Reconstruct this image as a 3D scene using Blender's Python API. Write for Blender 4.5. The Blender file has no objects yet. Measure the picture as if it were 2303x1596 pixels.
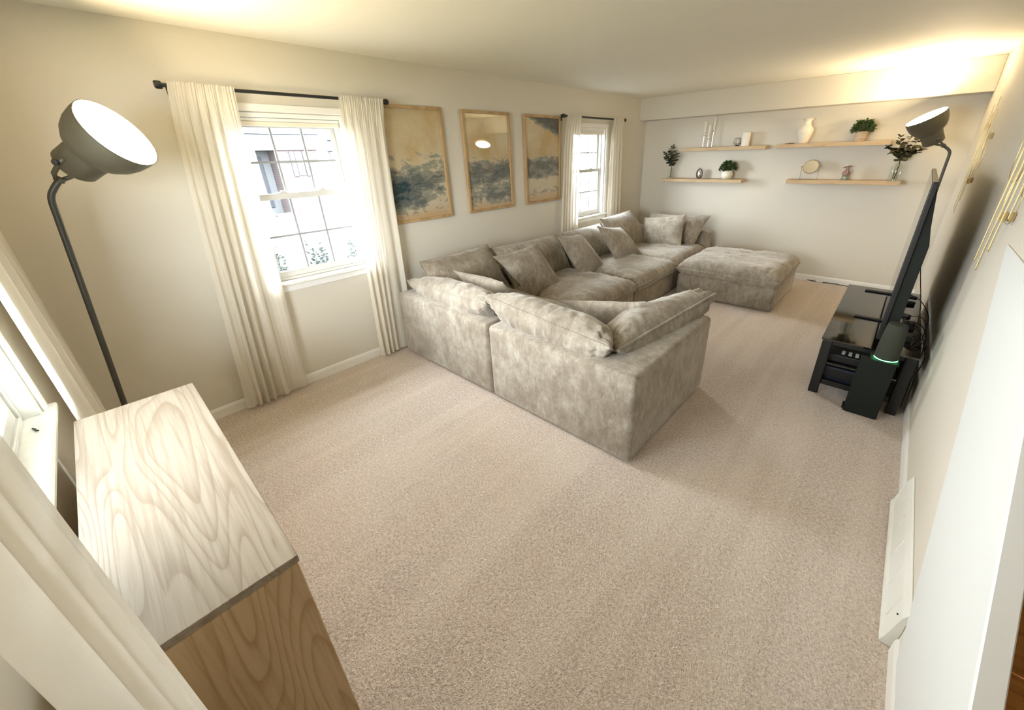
import bpy, bmesh, math, random
from mathutils import Vector, Matrix, noise as mnoise
R = math.radians
scene = bpy.context.scene
C = scene.collection

# ---------------------------------------------------------------- camera
FW = Vector((-0.61399288, 0.67285103, -0.4126551))
RT = Vector((0.74700324, 0.66421145, -0.02844825))
UP = Vector((-0.25494881, 0.32572172, 0.910443))
cam = bpy.data.cameras.new('camera')
camo = bpy.data.objects.new('camera', cam)
C.objects.link(camo)
camo.matrix_world = Matrix((
    (RT.x, UP.x, -FW.x, 3.36344), (RT.y, UP.y, -FW.y, 0.14791),
    (RT.z, UP.z, -FW.z, 1.70654), (0, 0, 0, 1)))
cam.sensor_fit = 'HORIZONTAL'
cam.sensor_width = 36
cam.lens = 876.758 / 2303 * 36
cam.shift_x = -55.336 / 2303
cam.shift_y = -52.561 / 2303
cam.clip_start = 0.02
scene.camera = camo

# ---------------------------------------------------------------- world, sun, exposure
SKY = 11.0
LAMP = 31.0
w = bpy.data.worlds.new('overcast_sky')
scene.world = w
w.use_nodes = True
bgn = w.node_tree.nodes['Background']
bgn.inputs[0].default_value = (0.86, 0.94, 1.0, 1)
bgn.inputs[1].default_value = SKY
scene.view_settings.view_transform = 'Standard'
scene.view_settings.look = 'None'
scene.view_settings.gamma = 1
scene.view_settings.use_curve_mapping = False
scene.view_settings.exposure = 2.02
scene.cycles.use_denoising = True
scene.cycles.use_light_tree = False
scene.cycles.max_bounces = 8
scene.cycles.diffuse_bounces = 5
scene.cycles.transparent_max_bounces = 16
scene.cycles.sample_clamp_indirect = 8
scene.cycles.caustics_reflective = False
scene.cycles.caustics_refractive = False

def portal(name, loc, rot, sx, sy):
    l = bpy.data.lights.new(name, 'AREA')
    l.shape = 'RECTANGLE'
    l.size, l.size_y = sx, sy
    o = bpy.data.objects.new(name, l)
    C.objects.link(o)
    o.location = loc
    o.rotation_euler = rot
    l.cycles.is_portal = True
    return o

# ---------------------------------------------------------------- room numbers
W, L, H = 3.763, 6.577, 2.44
NW = -0.225                       # inner face of the near wall
WT = 0.16                         # wall thickness
portal('window_portal', (-0.2, 1.31, 1.46), (0, R(-90), 0), 1.1, 0.8)
portal('window_portal', (-0.2, 5.02, 1.46), (0, R(-90), 0), 1.1, 0.8)
portal('window_portal', (1.585, NW - 0.2, 1.43), (R(90), 0, R(0)), 1.28, 1.25)

# ================================================================ helpers
def link(o, parent=None):
    C.objects.link(o)
    if parent is not None:
        o.parent = parent
    return o

def obj(name, bm, mat, parent=None, smooth=False, label=None):
    me = bpy.data.meshes.new(name)
    bmesh.ops.recalc_face_normals(bm, faces=bm.faces[:])
    bm.to_mesh(me)
    bm.free()
    if mat is not None:
        me.materials.append(mat)
    if smooth:
        for p in me.polygons:
            p.use_smooth = True
    o = bpy.data.objects.new(name, me)
    link(o, parent)
    if label:
        o['label'] = label
    return o

def smooth_angle(o, ang=40):
    me = o.data
    for p in me.polygons:
        p.use_smooth = True
    try:
        me.set_sharp_from_angle(angle=R(ang))
    except Exception:
        pass
    return o

def tag(o, label=None, cat=None, group=None, kind=None):
    if label: o['label'] = label
    if cat: o['category'] = cat
    if group: o['group'] = group
    if kind: o['kind'] = kind
    return o

def thing(name, label=None, cat=None, loc=(0, 0, 0), group=None, kind=None):
    o = bpy.data.objects.new(name, None)
    o.empty_display_size = 0.1
    link(o)
    o.location = loc
    tag(o, label, cat, group, kind)
    return o

def BM(): return bmesh.new()

def box(bm, x0, x1, y0, y1, z0, z1):
    vs = [bm.verts.new(p) for p in ((x0, y0, z0), (x1, y0, z0), (x1, y1, z0), (x0, y1, z0),
                                    (x0, y0, z1), (x1, y0, z1), (x1, y1, z1), (x0, y1, z1))]
    for f in ((0, 3, 2, 1), (4, 5, 6, 7), (0, 1, 5, 4), (1, 2, 6, 5), (2, 3, 7, 6), (3, 0, 4, 7)):
        bm.faces.new([vs[i] for i in f])
    return bm

def bev(bm, wd, seg=2, edges=None):
    bmesh.ops.bevel(bm, geom=(edges if edges is not None else bm.edges[:]), offset=wd, segments=seg,
                    affect='EDGES', profile=0.5, clamp_overlap=True)
    return bm

def bbox(x0, x1, y0, y1, z0, z1, b=0.004, seg=2):
    return bev(box(BM(), x0, x1, y0, y1, z0, z1), b, seg)

def prism(bm, poly, axis, a, b):
    """extrude a 2D polygon along an axis: axis 'X': poly=(y,z); 'Y': (x,z); 'Z': (x,y)"""
    def P(p, t):
        return {'X': (t, p[0], p[1]), 'Y': (p[0], t, p[1]), 'Z': (p[0], p[1], t)}[axis]
    A = [bm.verts.new(P(p, a)) for p in poly]
    B = [bm.verts.new(P(p, b)) for p in poly]
    n = len(poly)
    bm.faces.new(A[::-1]); bm.faces.new(B)
    for i in range(n):
        bm.faces.new([A[i], A[(i + 1) % n], B[(i + 1) % n], B[i]])
    return bm

def frame_of(d):
    d = Vector(d).normalized()
    a = Vector((0, 0, 1)) if abs(d.z) < 0.9 else Vector((1, 0, 0))
    u = d.cross(a).normalized()
    return u, d.cross(u).normalized(), d

def tube(bm, pts, r, n=8, cap=True, radii=None, closed=False):
    pts = [Vector(p) for p in pts]
    m = len(pts)
    rings = []
    u = None
    for i in range(m):
        if closed:
            d = pts[(i + 1) % m] - pts[i - 1]
        else:
            d = pts[min(i + 1, m - 1)] - pts[max(i - 1, 0)]
        if d.length < 1e-9: d = Vector((0, 0, 1))
        d.normalize()
        if u is None:
            u = frame_of(d)[0]
        else:
            u = (u - d * u.dot(d))
            if u.length < 1e-6: u = frame_of(d)[0]
            u.normalize()
        v = d.cross(u)
        rr = radii[i] if radii else r
        rings.append([bm.verts.new(pts[i] + (u * math.cos(t) + v * math.sin(t)) * rr)
                      for t in (2 * math.pi * k / n for k in range(n))])
    for i in range(m if closed else m - 1):
        a, b = rings[i], rings[(i + 1) % m]
        for k in range(n):
            bm.faces.new([a[k], a[(k + 1) % n], b[(k + 1) % n], b[k]])
    if cap and not closed:
        bm.faces.new(rings[0][::-1]); bm.faces.new(rings[-1])
    return bm

def lathe(bm, prof, n=24, loc=(0, 0, 0), d=(0, 0, 1), cap0=True, cap1=True):
    """prof: list of (radius, height along d)"""
    u, v, d = frame_of(d)
    loc = Vector(loc)
    rings = []
    for r, h in prof:
        rings.append([bm.verts.new(loc + d * h + (u * math.cos(t) + v * math.sin(t)) * max(r, 1e-4))
                      for t in (2 * math.pi * k / n for k in range(n))])
    for a, b in zip(rings, rings[1:]):
        for k in range(n):
            bm.faces.new([a[k], a[(k + 1) % n], b[(k + 1) % n], b[k]])
    if cap0: bm.faces.new(rings[0][::-1])
    if cap1: bm.faces.new(rings[-1])
    return bm

def spline(pts, per=8):
    pts = [Vector(p) for p in pts]
    out = []
    for i in range(len(pts) - 1):
        p0 = pts[max(i - 1, 0)]; p1 = pts[i]; p2 = pts[i + 1]; p3 = pts[min(i + 2, len(pts) - 1)]
        for k in range(per):
            t = k / per
            out.append(0.5 * ((2 * p1) + (p2 - p0) * t + (2 * p0 - 5 * p1 + 4 * p2 - p3) * t * t
                              + (3 * p1 - p0 - 3 * p2 + p3) * t ** 3))
    out.append(pts[-1])
    return out

# ================================================================ materials
class NT:
    def __init__(self, name):
        self.m = bpy.data.materials.new(name)
        self.m.use_nodes = True
        self.t = self.m.node_tree
        self.b = self.t.nodes['Principled BSDF']
        self.out = self.t.nodes['Material Output']
        self._co = None
    def n(self, typ, **kw):
        nd = self.t.nodes.new(typ)
        ins = kw.pop('ins', {})
        for k, v in kw.items(): setattr(nd, k, v)
        for k, v in ins.items():
            if isinstance(v, bpy.types.NodeSocket): self.t.links.new(v, nd.inputs[k])
            else: nd.inputs[k].default_value = v
        return nd
    def co(self, which='Object'):
        if self._co is None: self._co = self.t.nodes.new('ShaderNodeTexCoord')
        return self._co.outputs[which]
    def map(self, sc=(1, 1, 1), loc=(0, 0, 0), rot=(0, 0, 0), src=None):
        return self.n('ShaderNodeMapping', ins={'Vector': src or self.co(), 'Scale': sc, 'Location': loc, 'Rotation': rot}).outputs[0]
    def noise(self, sc, det=4, rough=0.5, dist=0.0, vec=None):
        return self.n('ShaderNodeTexNoise', ins={'Vector': vec or self.co(), 'Scale': sc, 'Detail': det, 'Roughness': rough, 'Distortion': dist}).outputs[0]
    def ramp(self, fac, stops, interp='LINEAR'):
        nd = self.n('ShaderNodeValToRGB', ins={'Fac': fac})
        nd.color_ramp.interpolation = interp
        cr = nd.color_ramp
        while len(cr.elements) < len(stops): cr.elements.new(0.5)
        for e, (p, c) in zip(cr.elements, stops):
            e.position = p
            e.color = (c, c, c, 1) if isinstance(c, (int, float)) else (*c, 1)
        return nd.outputs[0]
    def mix(self, fac, a, b, mode='MIX'):
        nd = self.n('ShaderNodeMix', data_type='RGBA', blend_type=mode)
        for k, v in ((0, fac), (6, a), (7, b)):
            if isinstance(v, bpy.types.NodeSocket): self.t.links.new(v, nd.inputs[k])
            elif isinstance(v, (int, float)): nd.inputs[k].default_value = v if k == 0 else (v, v, v, 1)
            else: nd.inputs[k].default_value = (*v, 1)
        return nd.outputs[2]
    def math(self, op, a, b=0.0, clamp=False):
        nd = self.n('ShaderNodeMath', operation=op, use_clamp=clamp)
        for k, v in ((0, a), (1, b)):
            if isinstance(v, bpy.types.NodeSocket): self.t.links.new(v, nd.inputs[k])
            else: nd.inputs[k].default_value = v
        return nd.outputs[0]
    def bump(self, h, st=0.3, dist=0.01):
        nd = self.n('ShaderNodeBump', ins={'Height': h, 'Strength': st, 'Distance': dist})
        self.t.links.new(nd.outputs[0], self.b.inputs['Normal'])
    def set(self, **kw):
        for k, v in kw.items():
            k = k.replace('_', ' ')
            if isinstance(v, bpy.types.NodeSocket): self.t.links.new(v, self.b.inputs[k])
            elif isinstance(v, tuple) and len(v) == 3 and k != 'Subsurface Radius': self.b.inputs[k].default_value = (*v, 1)
            else: self.b.inputs[k].default_value = v
        return self

def plain(name, col, rough=0.5, var=0.04, sc=12, bump=0.0, metal=0.0, **kw):
    t = NT(name)
    nz = t.noise(sc, 4)
    lo = tuple(max(0, c * (1 - var)) for c in col); hi = tuple(min(1, c * (1 + var)) for c in col)
    t.set(Base_Color=t.mix(nz, lo, hi), Roughness=rough, Metallic=metal, **kw)
    if bump: t.bump(t.noise(sc * 12, 3), bump, 0.003)
    return t.m

def m_wall(name, col):
    t = NT(name)
    n1 = t.noise(1.3, 3); n2 = t.noise(220, 2)
    t.set(Base_Color=t.mix(n1, tuple(c * .975 for c in col), tuple(min(1, c * 1.015) for c in col)), Roughness=0.72)
    t.bump(n2, 0.12, 0.002)
    return t.m

def m_carpet():
    t = NT('carpet_pile')
    big = t.noise(1.1, 4, .6)
    tuft = t.noise(82, 3, .65, .4)
    fine = t.noise(190, 2, .6)
    streak = t.noise(4, 2, .5, vec=t.map((1.6, .12, 1), rot=(0, 0, R(8))))
    mot = t.noise(16, 3, .6)
    c = t.mix(t.ramp(tuft, [(.32, 0.0), (.66, 1.0)]), (.46, .372, .315), (.87, .755, .675))
    c = t.mix(t.ramp(big, [(.35, 0.0), (.65, .28)]), c, (.74, .58, .43))
    c = t.mix(t.ramp(mot, [(.4, 0.0), (.7, .2)]), c, (.58, .455, .37))
    c = t.mix(t.ramp(streak, [(.46, 0.0), (.60, .22)]), c, (.93, .82, .72))
    c = t.mix(t.ramp(fine, [(.30, .8), (.43, 0.0)]), c, (.26, .19, .145))
    t.set(Base_Color=c, Roughness=.97, Sheen_Weight=.2, Sheen_Roughness=.6)
    h = t.math('ADD', t.math('MULTIPLY', tuft, .8), t.math('MULTIPLY', fine, .45))
    t.bump(h, .7, .02)
    return t.m

def m_chenille():
    t = NT('sofa_chenille')
    oc = t.n('ShaderNodeTexCoord').outputs['Object']
    gl = t.n('ShaderNodeNewGeometry').outputs['Position']
    n1 = t.noise(4.5, 4, .6, .3, vec=gl)
    n2 = t.noise(24, 5, .72, .25, vec=t.map((1, 1, .55), src=gl))
    n3 = t.noise(130, 3, .6, vec=t.map((1, 1, .6), src=gl))
    f = t.math('ADD', t.math('ADD', t.math('MULTIPLY', n1, .40), t.math('MULTIPLY', n2, .44)), t.math('MULTIPLY', n3, .16))
    c = t.ramp(f, [(.38, (.19, .15, .11)), (.47, (.275, .232, .18)), (.54, (.36, .316, .255)), (.64, (.49, .45, .38))])
    c = t.mix(t.math('MULTIPLY', n3, .3), c, (.16, .13, .098))
    t.set(Base_Color=c, Roughness=.9, Sheen_Weight=.55, Sheen_Roughness=.45, Sheen_Tint=(.92, .9, .86))
    t.bump(t.math('ADD', t.math('MULTIPLY', n3, .5), n2), .35, .006)
    return t.m

def m_wood(name, dark, mid, light, grain='X', sc=1.0, rough=.5, rings=7.0):
    t = NT(name)
    s = {'X': (.16, 1, 1), 'Y': (1, .16, 1), 'Z': (1, 1, .16)}[grain]
    v = t.map(tuple(a * sc for a in s))
    warp = t.noise(1.7, 2, .5, vec=v)
    base = t.n('ShaderNodeTexNoise', ins={'Vector': v, 'Scale': 3.2, 'Detail': 2.0, 'Roughness': .5, 'Distortion': .5}).outputs[0]
    ringv = t.math('FRACT', t.math('MULTIPLY', t.math('ADD', base, t.math('MULTIPLY', warp, .3)), rings))
    ring = t.ramp(ringv, [(0.0, .75), (.10, .95), (.30, 1.0), (.68, .75), (.90, .12), (.97, .0), (1.0, .75)])
    s2 = {'X': (2.2, 70, 70), 'Y': (70, 2.2, 70), 'Z': (70, 70, 2.2)}[grain]
    pore = t.noise(1.0 * sc, 5, .65, .15, vec=t.map(s2))
    s3 = {'X': (.25, 3.2, 3.2), 'Y': (3.2, .25, 3.2), 'Z': (3.2, 3.2, .25)}[grain]
    broad = t.noise(1.4 * sc, 3, .5, vec=t.map(s3))
    c = t.mix(ring, dark, light)
    c = t.mix(.35, c, mid)
    c = t.mix(t.ramp(broad, [(.38, 0.0), (.70, .5)]), c, mid)
    c = t.mix(t.ramp(pore, [(.3, .7), (.52, 0.0)]), c, dark)
    c = t.mix(t.ramp(pore, [(.56, 0.0), (.72, .5)]), c, light)
    t.set(Base_Color=c, Roughness=rough, Specular_IOR_Level=.25)
    t.bump(pore, .12, .002)
    return t.m

def m_glass(name='window_glass', tint=(1, 1, 1), fres=1.45, k=1.0):
    t = NT(name)
    tr = t.n('ShaderNodeBsdfTransparent', ins={'Color': (*tint, 1)})
    gl = t.n('ShaderNodeBsdfGlossy', ins={'Roughness': .02, 'Color': (1, 1, 1, 1)})
    lw = t.n('ShaderNodeLayerWeight', ins={'Blend': .5})
    f0 = ((fres - 1) / (fres + 1)) ** 2
    fr = t.math('ADD', t.math('MULTIPLY', t.math('POWER', lw.outputs['Facing'], 5.0), 1 - f0), f0)
    mx = t.n('ShaderNodeMixShader', ins={0: t.math('MULTIPLY', fr, k, clamp=True)})
    t.t.links.new(tr.outputs[0], mx.inputs[1]); t.t.links.new(gl.outputs[0], mx.inputs[2])
    t.t.links.new(mx.outputs[0], t.out.inputs[0])
    return t.m

def m_curtain():
    t = NT('sheer_linen')
    gl = t.co()
    wv = t.noise(60, 3, .6, vec=t.map((3, 3, .35)))
    wh = t.noise(60, 3, .6, vec=t.map((.3, .3, 4)))
    f = t.math('MULTIPLY', t.math('ADD', wv, wh), .5)
    c = t.mix(f, (.77, .72, .615), (.92, .88, .79))
    d = t.n('ShaderNodeBsdfDiffuse', ins={'Color': c})
    tl = t.n('ShaderNodeBsdfTranslucent', ins={'Color': c})
    tr = t.n('ShaderNodeBsdfTransparent', ins={'Color': (1, 1, 1, 1)})
    m1 = t.n('ShaderNodeMixShader', ins={0: .42})
    t.t.links.new(d.outputs[0], m1.inputs[1]); t.t.links.new(tl.outputs[0], m1.inputs[2])
    m2 = t.n('ShaderNodeMixShader', ins={0: t.math('MULTIPLY', f, .12)})
    t.t.links.new(m1.outputs[0], m2.inputs[1]); t.t.links.new(tr.outputs[0], m2.inputs[2])
    t.t.links.new(m2.outputs[0], t.out.inputs[0])
    return t.m

def m_emit(name, col, st):
    t = NT(name)
    gr = t.n('ShaderNodeTexGradient', gradient_type='SPHERICAL', ins={'Vector': t.co()}).outputs[0]
    t.set(Base_Color=(.9, .85, .75), Emission_Color=t.mix(gr, col, col), Emission_Strength=st, Roughness=.5)
    return t.m

def m_art(name, seed, bands, corner=0.0, blue=(.06, .105, .125), left=0.0):
    """abstract wash: warm cream sky, slate blotches where the band weights (v, weight; .5 neutral) say"""
    t = NT(name)
    sep = t.n('ShaderNodeSeparateXYZ', ins={0: t.co()})
    u = t.math('DIVIDE', sep.outputs[1], .595)
    v = t.math('DIVIDE', sep.outputs[2], .90)
    q = t.map((1, 1, 1), loc=(seed, seed * .37, seed * .71))
    n1 = t.noise(4.5, 6, .62, .7, vec=q)
    n2 = t.noise(13, 7, .72, .5, vec=t.map((1, .62, 1.6), loc=(seed * 2, 1, seed)))
    n3 = t.noise(2.6, 4, .55, .4, vec=t.map((1, 1, 1), loc=(seed * 4, 3, 1)))
    wgt = t.ramp(v, bands)
    if corner:
        cw = t.math('ADD', t.math('MULTIPLY', u, .22), v)
        wgt = t.math('MAXIMUM', wgt, t.math('MULTIPLY', t.math('MULTIPLY', t.math('SUBTRACT', cw, .93), 7.0, clamp=True), corner))
    if left:
        wgt = t.math('ADD', wgt, t.math('MULTIPLY', t.ramp(v, [(.08, 0.0), (.16, 1.0), (.34, 1.0), (.44, 0.0)]), t.math('MULTIPLY', t.math('SUBTRACT', .62, u), left)))
    mask = t.math('ADD', t.math('ADD', t.math('MULTIPLY', n1, .42), t.math('MULTIPLY', n2, .58)), t.math('MULTIPLY', t.math('SUBTRACT', wgt, .5), .5))
    m0 = t.math('MULTIPLY', t.math('SUBTRACT', mask, .47), 30, clamp=True)
    m1 = t.math('MULTIPLY', t.math('SUBTRACT', mask, .545), 22, clamp=True)
    m2 = t.math('MULTIPLY', t.math('SUBTRACT', mask, .64), 16, clamp=True)
    sky = t.mix(t.ramp(n3, [(.38, 0.0), (.62, 1.0)]), (.58, .50, .34), (.50, .36, .17))
    low = t.mix(t.ramp(v, [(.28, .8), (.6, 0.0)]), sky, (.56, .50, .37))
    low = t.mix(t.ramp(v, [(.03, .9), (.13, 0.0)]), low, (.50, .34, .18))
    c = t.mix(m0, low, (.27, .265, .21))
    c = t.mix(m1, c, (.125, .135, .125))
    c = t.mix(m2, c, blue)
    rust = t.noise(10, 5, .6, 1.2, vec=t.map((1, 1, 1), loc=(seed * 3, 2, 5)))
    rk = t.math('MULTIPLY', t.ramp(rust, [(.60, 0.0), (.66, .55)]), t.ramp(v, [(.36, 0.0), (.46, 1.0), (.58, .8), (.66, 0.0)]))
    c = t.mix(rk, c, (.40, .17, .09))
    t.set(Base_Color=c, Roughness=.6)
    return t.m

M = {}
M['wall'] = m_wall('wall_paint', (.665, .622, .535))
M['ceiling'] = m_wall('ceiling_paint', (.86, .83, .74))
M['panel'] = m_wall('stair_wall_paint', (.70, .715, .695))
M['trim'] = plain('white_trim_paint', (.83, .82, .78), .4, .03, 6)
M['vinyl'] = plain('white_vinyl', (.60, .585, .55), .35, .02, 8)
M['sillpaint'] = plain('worn_sill_paint', (.80, .79, .73), .5, .10, 25, .15)
M['muntin'] = plain('grey_grille', (.34, .35, .355), .4, .03, 10)
M['carpet'] = m_carpet()
M['sofa'] = m_chenille()
M['oak_top'] = m_wood('washed_oak_top', (.19, .142, .098), (.28, .225, .165), (.385, .335, .27), 'X', 1.0, .42, 30)
M['oak_side'] = m_wood('washed_oak_side', (.38, .245, .12), (.52, .36, .195), (.64, .48, .30), 'Z', 1.0, .5, 18)
M['oak_frame'] = m_wood('oak_frame_wood', (.33, .205, .085), (.43, .285, .135), (.50, .35, .185), 'Z', 2.0, .45, 3)
M['oak_shelf'] = m_wood('oak_shelf_wood', (.40, .275, .155), (.52, .38, .22), (.60, .46, .29), 'X', 2.0, .5, 4)
M['hall'] = m_wood('hall_floor_wood', (.30, .115, .025), (.46, .185, .04), (.58, .26, .07), 'X', 1.5, .4, 5)
M['black_metal'] = plain('black_metal', (.03, .031, .029), .42, .1, 20)
M['lamp_grey'] = plain('lamp_grey_metal', (.080, .068, .044), .45, .08, 20)
M['pole_grey'] = plain('lamp_pole_metal', (.045, .045, .038), .45, .08, 20)
M['lamp_in'] = plain('lamp_inside_white', (.88, .85, .78), .5, .02, 10)
M['diffuser'] = m_emit('lamp_diffuser', (1.0, .80, .50), LAMP)
M['rod'] = plain('rod_black', (.012, .012, .012), .4, .1, 20)
M['curtain'] = m_curtain()
M['glass'] = m_glass()
M['picglass'] = m_glass('picture_glass', (1, 1, 1), 1.5, 1.15)
M['clear'] = m_glass('vase_glass', (.90, .92, .88), 1.45, 1.6)
M['black'] = plain('black_plastic', (.006, .006, .006), .45, .15, 20)
M['charcoal'] = plain('charcoal_plastic', (.010, .013, .010), .6, .12, 25, Specular_IOR_Level=.2)
M['speaker_cloth'] = plain('speaker_cloth', (.030, .033, .022), .85, .25, 120, .2)
M['blackglass'] = plain('black_glass', (.004, .004, .004), .05, .1, 5, IOR=2.1)
M['screen'] = plain('tv_screen', (.006, .006, .007), .08, .1, 5, Specular_IOR_Level=.7)
M['navy'] = plain('navy_plastic', (.012, .016, .030), .35, .15, 30)
M['green_led'] = m_emit('green_led', (.10, 1.0, .30), 3.5)
M['gold'] = plain('brass_wire', (.62, .47, .22), .28, .05, 10, metal=1.0)
M['brass'] = plain('aged_brass', (.30, .22, .09), .35, .1, 20, metal=1.0)
M['silver'] = plain('polished_silver', (.70, .68, .63), .15, .05, 10, metal=1.0)
M['wire'] = plain('dark_wire', (.045, .04, .035), .4, .1, 20, metal=.6)
M['white_ceramic'] = plain('white_ceramic', (.80, .75, .65), .45, .03, 10)
M['cream_ceramic'] = plain('cream_ceramic', (.80, .74, .62), .5, .04, 10)
M['wax'] = plain('candle_wax', (.84, .80, .72), .5, .02, 10)
M['basket'] = plain('sandstone_pot', (.55, .44, .31), .8, .12, 60, .3)
M['leaf_dark'] = plain('dark_green_leaf', (.045, .085, .022), .5, .45, 30)
M['leaf_euc'] = plain('eucalyptus_leaf', (.115, .135, .085), .55, .35, 20)
M['leaf_euc_warm'] = plain('olive_eucalyptus_leaf', (.16, .145, .07), .55, .35, 20)
M['stem'] = plain('brown_stem', (.10, .075, .045), .7, .2, 30)
M['pinkglass'] = plain('pink_glass', (.38, .22, .22), .12, .3, 25, Transmission_Weight=.35)
M['greenglass'] = plain('green_glass', (.27, .31, .24), .12, .25, 25, Transmission_Weight=.35)
M['mirror'] = plain('mirror_face', (.86, .86, .84), .03, .01, 4, metal=1.0)
M['white_paint_metal'] = plain('white_register_enamel', (.80, .80, .75), .35, .03, 8)
M['cable'] = plain('black_cable', (.012, .012, .012), .5, .1, 30)
M['whitecable'] = plain('white_adapter', (.75, .73, .68), .45, .03, 20)
M['art1'] = m_art('art_wash_teal', 3.1, [(0.0, .25), (.07, .40), (.15, .62), (.36, .64), (.48, .54), (.58, .40), (.70, .16), (1.0, .05)], 0, (.014, .045, .055), .55)
M['art2'] = m_art('art_wash_slate', 7.7, [(0.0, .20), (.05, .46), (.12, .62), (.28, .60), (.40, .76), (.47, .64), (.53, .40), (.64, .14), (1.0, .10)], 0, (.040, .058, .062))
M['art3'] = m_art('art_wash_grey', 12.3, [(0.0, .18), (.10, .48), (.16, .40), (.25, .28), (.32, .66), (.45, .76), (.53, .52), (.58, .22), (1.0, .10)], .95, (.05, .058, .055))

# ================================================================ setting
def struct(name, bm, mat, parent=None, smooth=False):
    o = obj(name, bm, mat, parent, smooth)
    if parent is None: o['kind'] = 'structure'
    return o

struct('floor', box(BM(), -0.02, W + .06, NW - .02, L + .02, -.12, 0), M['carpet'])
struct('ceiling', box(BM(), -.16, 5.4, NW - WT, L + WT, H, H + .12), M['ceiling'])
# left wall with two window openings
WIN = [(0.93, 1.70), (4.64, 5.41)]
WZ0, WZ1 = 0.86, 2.02
bm = BM()
ys = [NW - WT, WIN[0][0], WIN[0][1], WIN[1][0], WIN[1][1], L + WT]
for i in (0, 2, 4): box(bm, -WT, 0, ys[i], ys[i + 1], 0, H)
for a, b in WIN:
    box(bm, -WT, 0, a, b, 0, WZ0); box(bm, -WT, 0, a, b, WZ1, H)
struct('wall_left', bm, M['wall'])
struct('wall_far', box(BM(), 0, W, L, L + WT, 0, H), M['wall'])
struct('wall_soffit', bbox(0, W, L - .224, L, H - .301, H, .004, 1), M['wall'])
# right wall ends in a sloping half wall beside the stairs
SLY, SLZ, SLK = 1.294, .772, .808
sl = lambda y: SLZ + SLK * (y - SLY)
ye = SLY - SLZ / SLK
struct('wall_right', prism(BM(), [(ye, 0), (L, 0), (L, H), (1.9, H), (1.9, sl(1.9))], 'X', W, W + .035), M['wall'])
struct('trim_1', bev(prism(BM(), [(ye + .08, .06), (1.49, .06), (2.775, 1.277), (2.775, 1.292), (SLY + (1.292 - SLZ) / SLK + .01, 1.292)], 'X', W - .007, W + .001), .002, 1), M['panel'])
yt = SLY + (1.292 - SLZ) / SLK
struct('trim_2', bev(prism(BM(), [(ye + .01, .012), (ye + .03, .012), (1.9, sl(1.9) - .002), (1.9, sl(1.9) + .012)], 'X', W - .012, W + .036), .003, 1), M['trim'])
# near wall with a wide window
NX0, NX1, NZ0, NZ1 = 0.97, 2.20, 0.80, 2.03
bm = BM()
box(bm, 0, NX0, NW - WT, NW, 0, H); box(bm, NX1, 5.4, NW - WT, NW, 0, H)
box(bm, NX0, NX1, NW - WT, NW, 0, NZ0); box(bm, NX0, NX1, NW - WT, NW, NZ1, H)
struct('wall_near', bm, M['wall'])
# hall beyond the half wall
hf = thing('floor_hall', kind='structure')
random.seed(5)
for i in range(9):
    y = -.2 + i * .40
    for j, (xa, xb) in enumerate(((W + .06, 4.55), (4.553, 5.24)) if i % 2 else ((W + .06, 4.25), (4.253, 5.24))):
        obj('plank', bbox(xa, xb, y, y + .396, -.03, -.004 - .001 * (i % 2), .002, 1), M['hall'], hf)
struct('wall_hall', box(BM(), 5.24, 5.4, NW, L, 0, H), M['wall'])
struct('wall_hall_end', box(BM(), W + .035, 5.24, 3.4, 3.5, 0, H), M['wall'])

def baseboard(name, pts_list):
    bm = BM()
    prof = [(0, 0), (.012, 0), (.012, .062), (.008, .075), (.003, .082), (0, .082)]
    for p, d, nrm, ln in pts_list:
        p = Vector(p); d = Vector(d); nrm = Vector(nrm)
        A = [bm.verts.new(p + nrm * a + Vector((0, 0, b))) for a, b in prof]
        B = [bm.verts.new(p + d * ln + nrm * a + Vector((0, 0, b))) for a, b in prof]
        bm.faces.new(A); bm.faces.new(B[::-1])
        for i in range(len(prof)):
            bm.faces.new([A[i], B[i], B[(i + 1) % len(prof)], A[(i + 1) % len(prof)]])
    return struct(name, bm, M['trim'])
baseboard('baseboard_left', [((0, NW, 0), (0, 1, 0), (1, 0, 0), L - NW)])
baseboard('baseboard_far', [((0, L, 0), (1, 0, 0), (0, -1, 0), W)])
baseboard('baseboard_right', [((W, .37, 0), (0, 1, 0), (-1, 0, 0), 1.23), ((W, 2.47, 0), (0, 1, 0), (-1, 0, 0), L - 2.47)])
baseboard('baseboard_near', [((0, NW, 0), (1, 0, 0), (0, 1, 0), W)])

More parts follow.
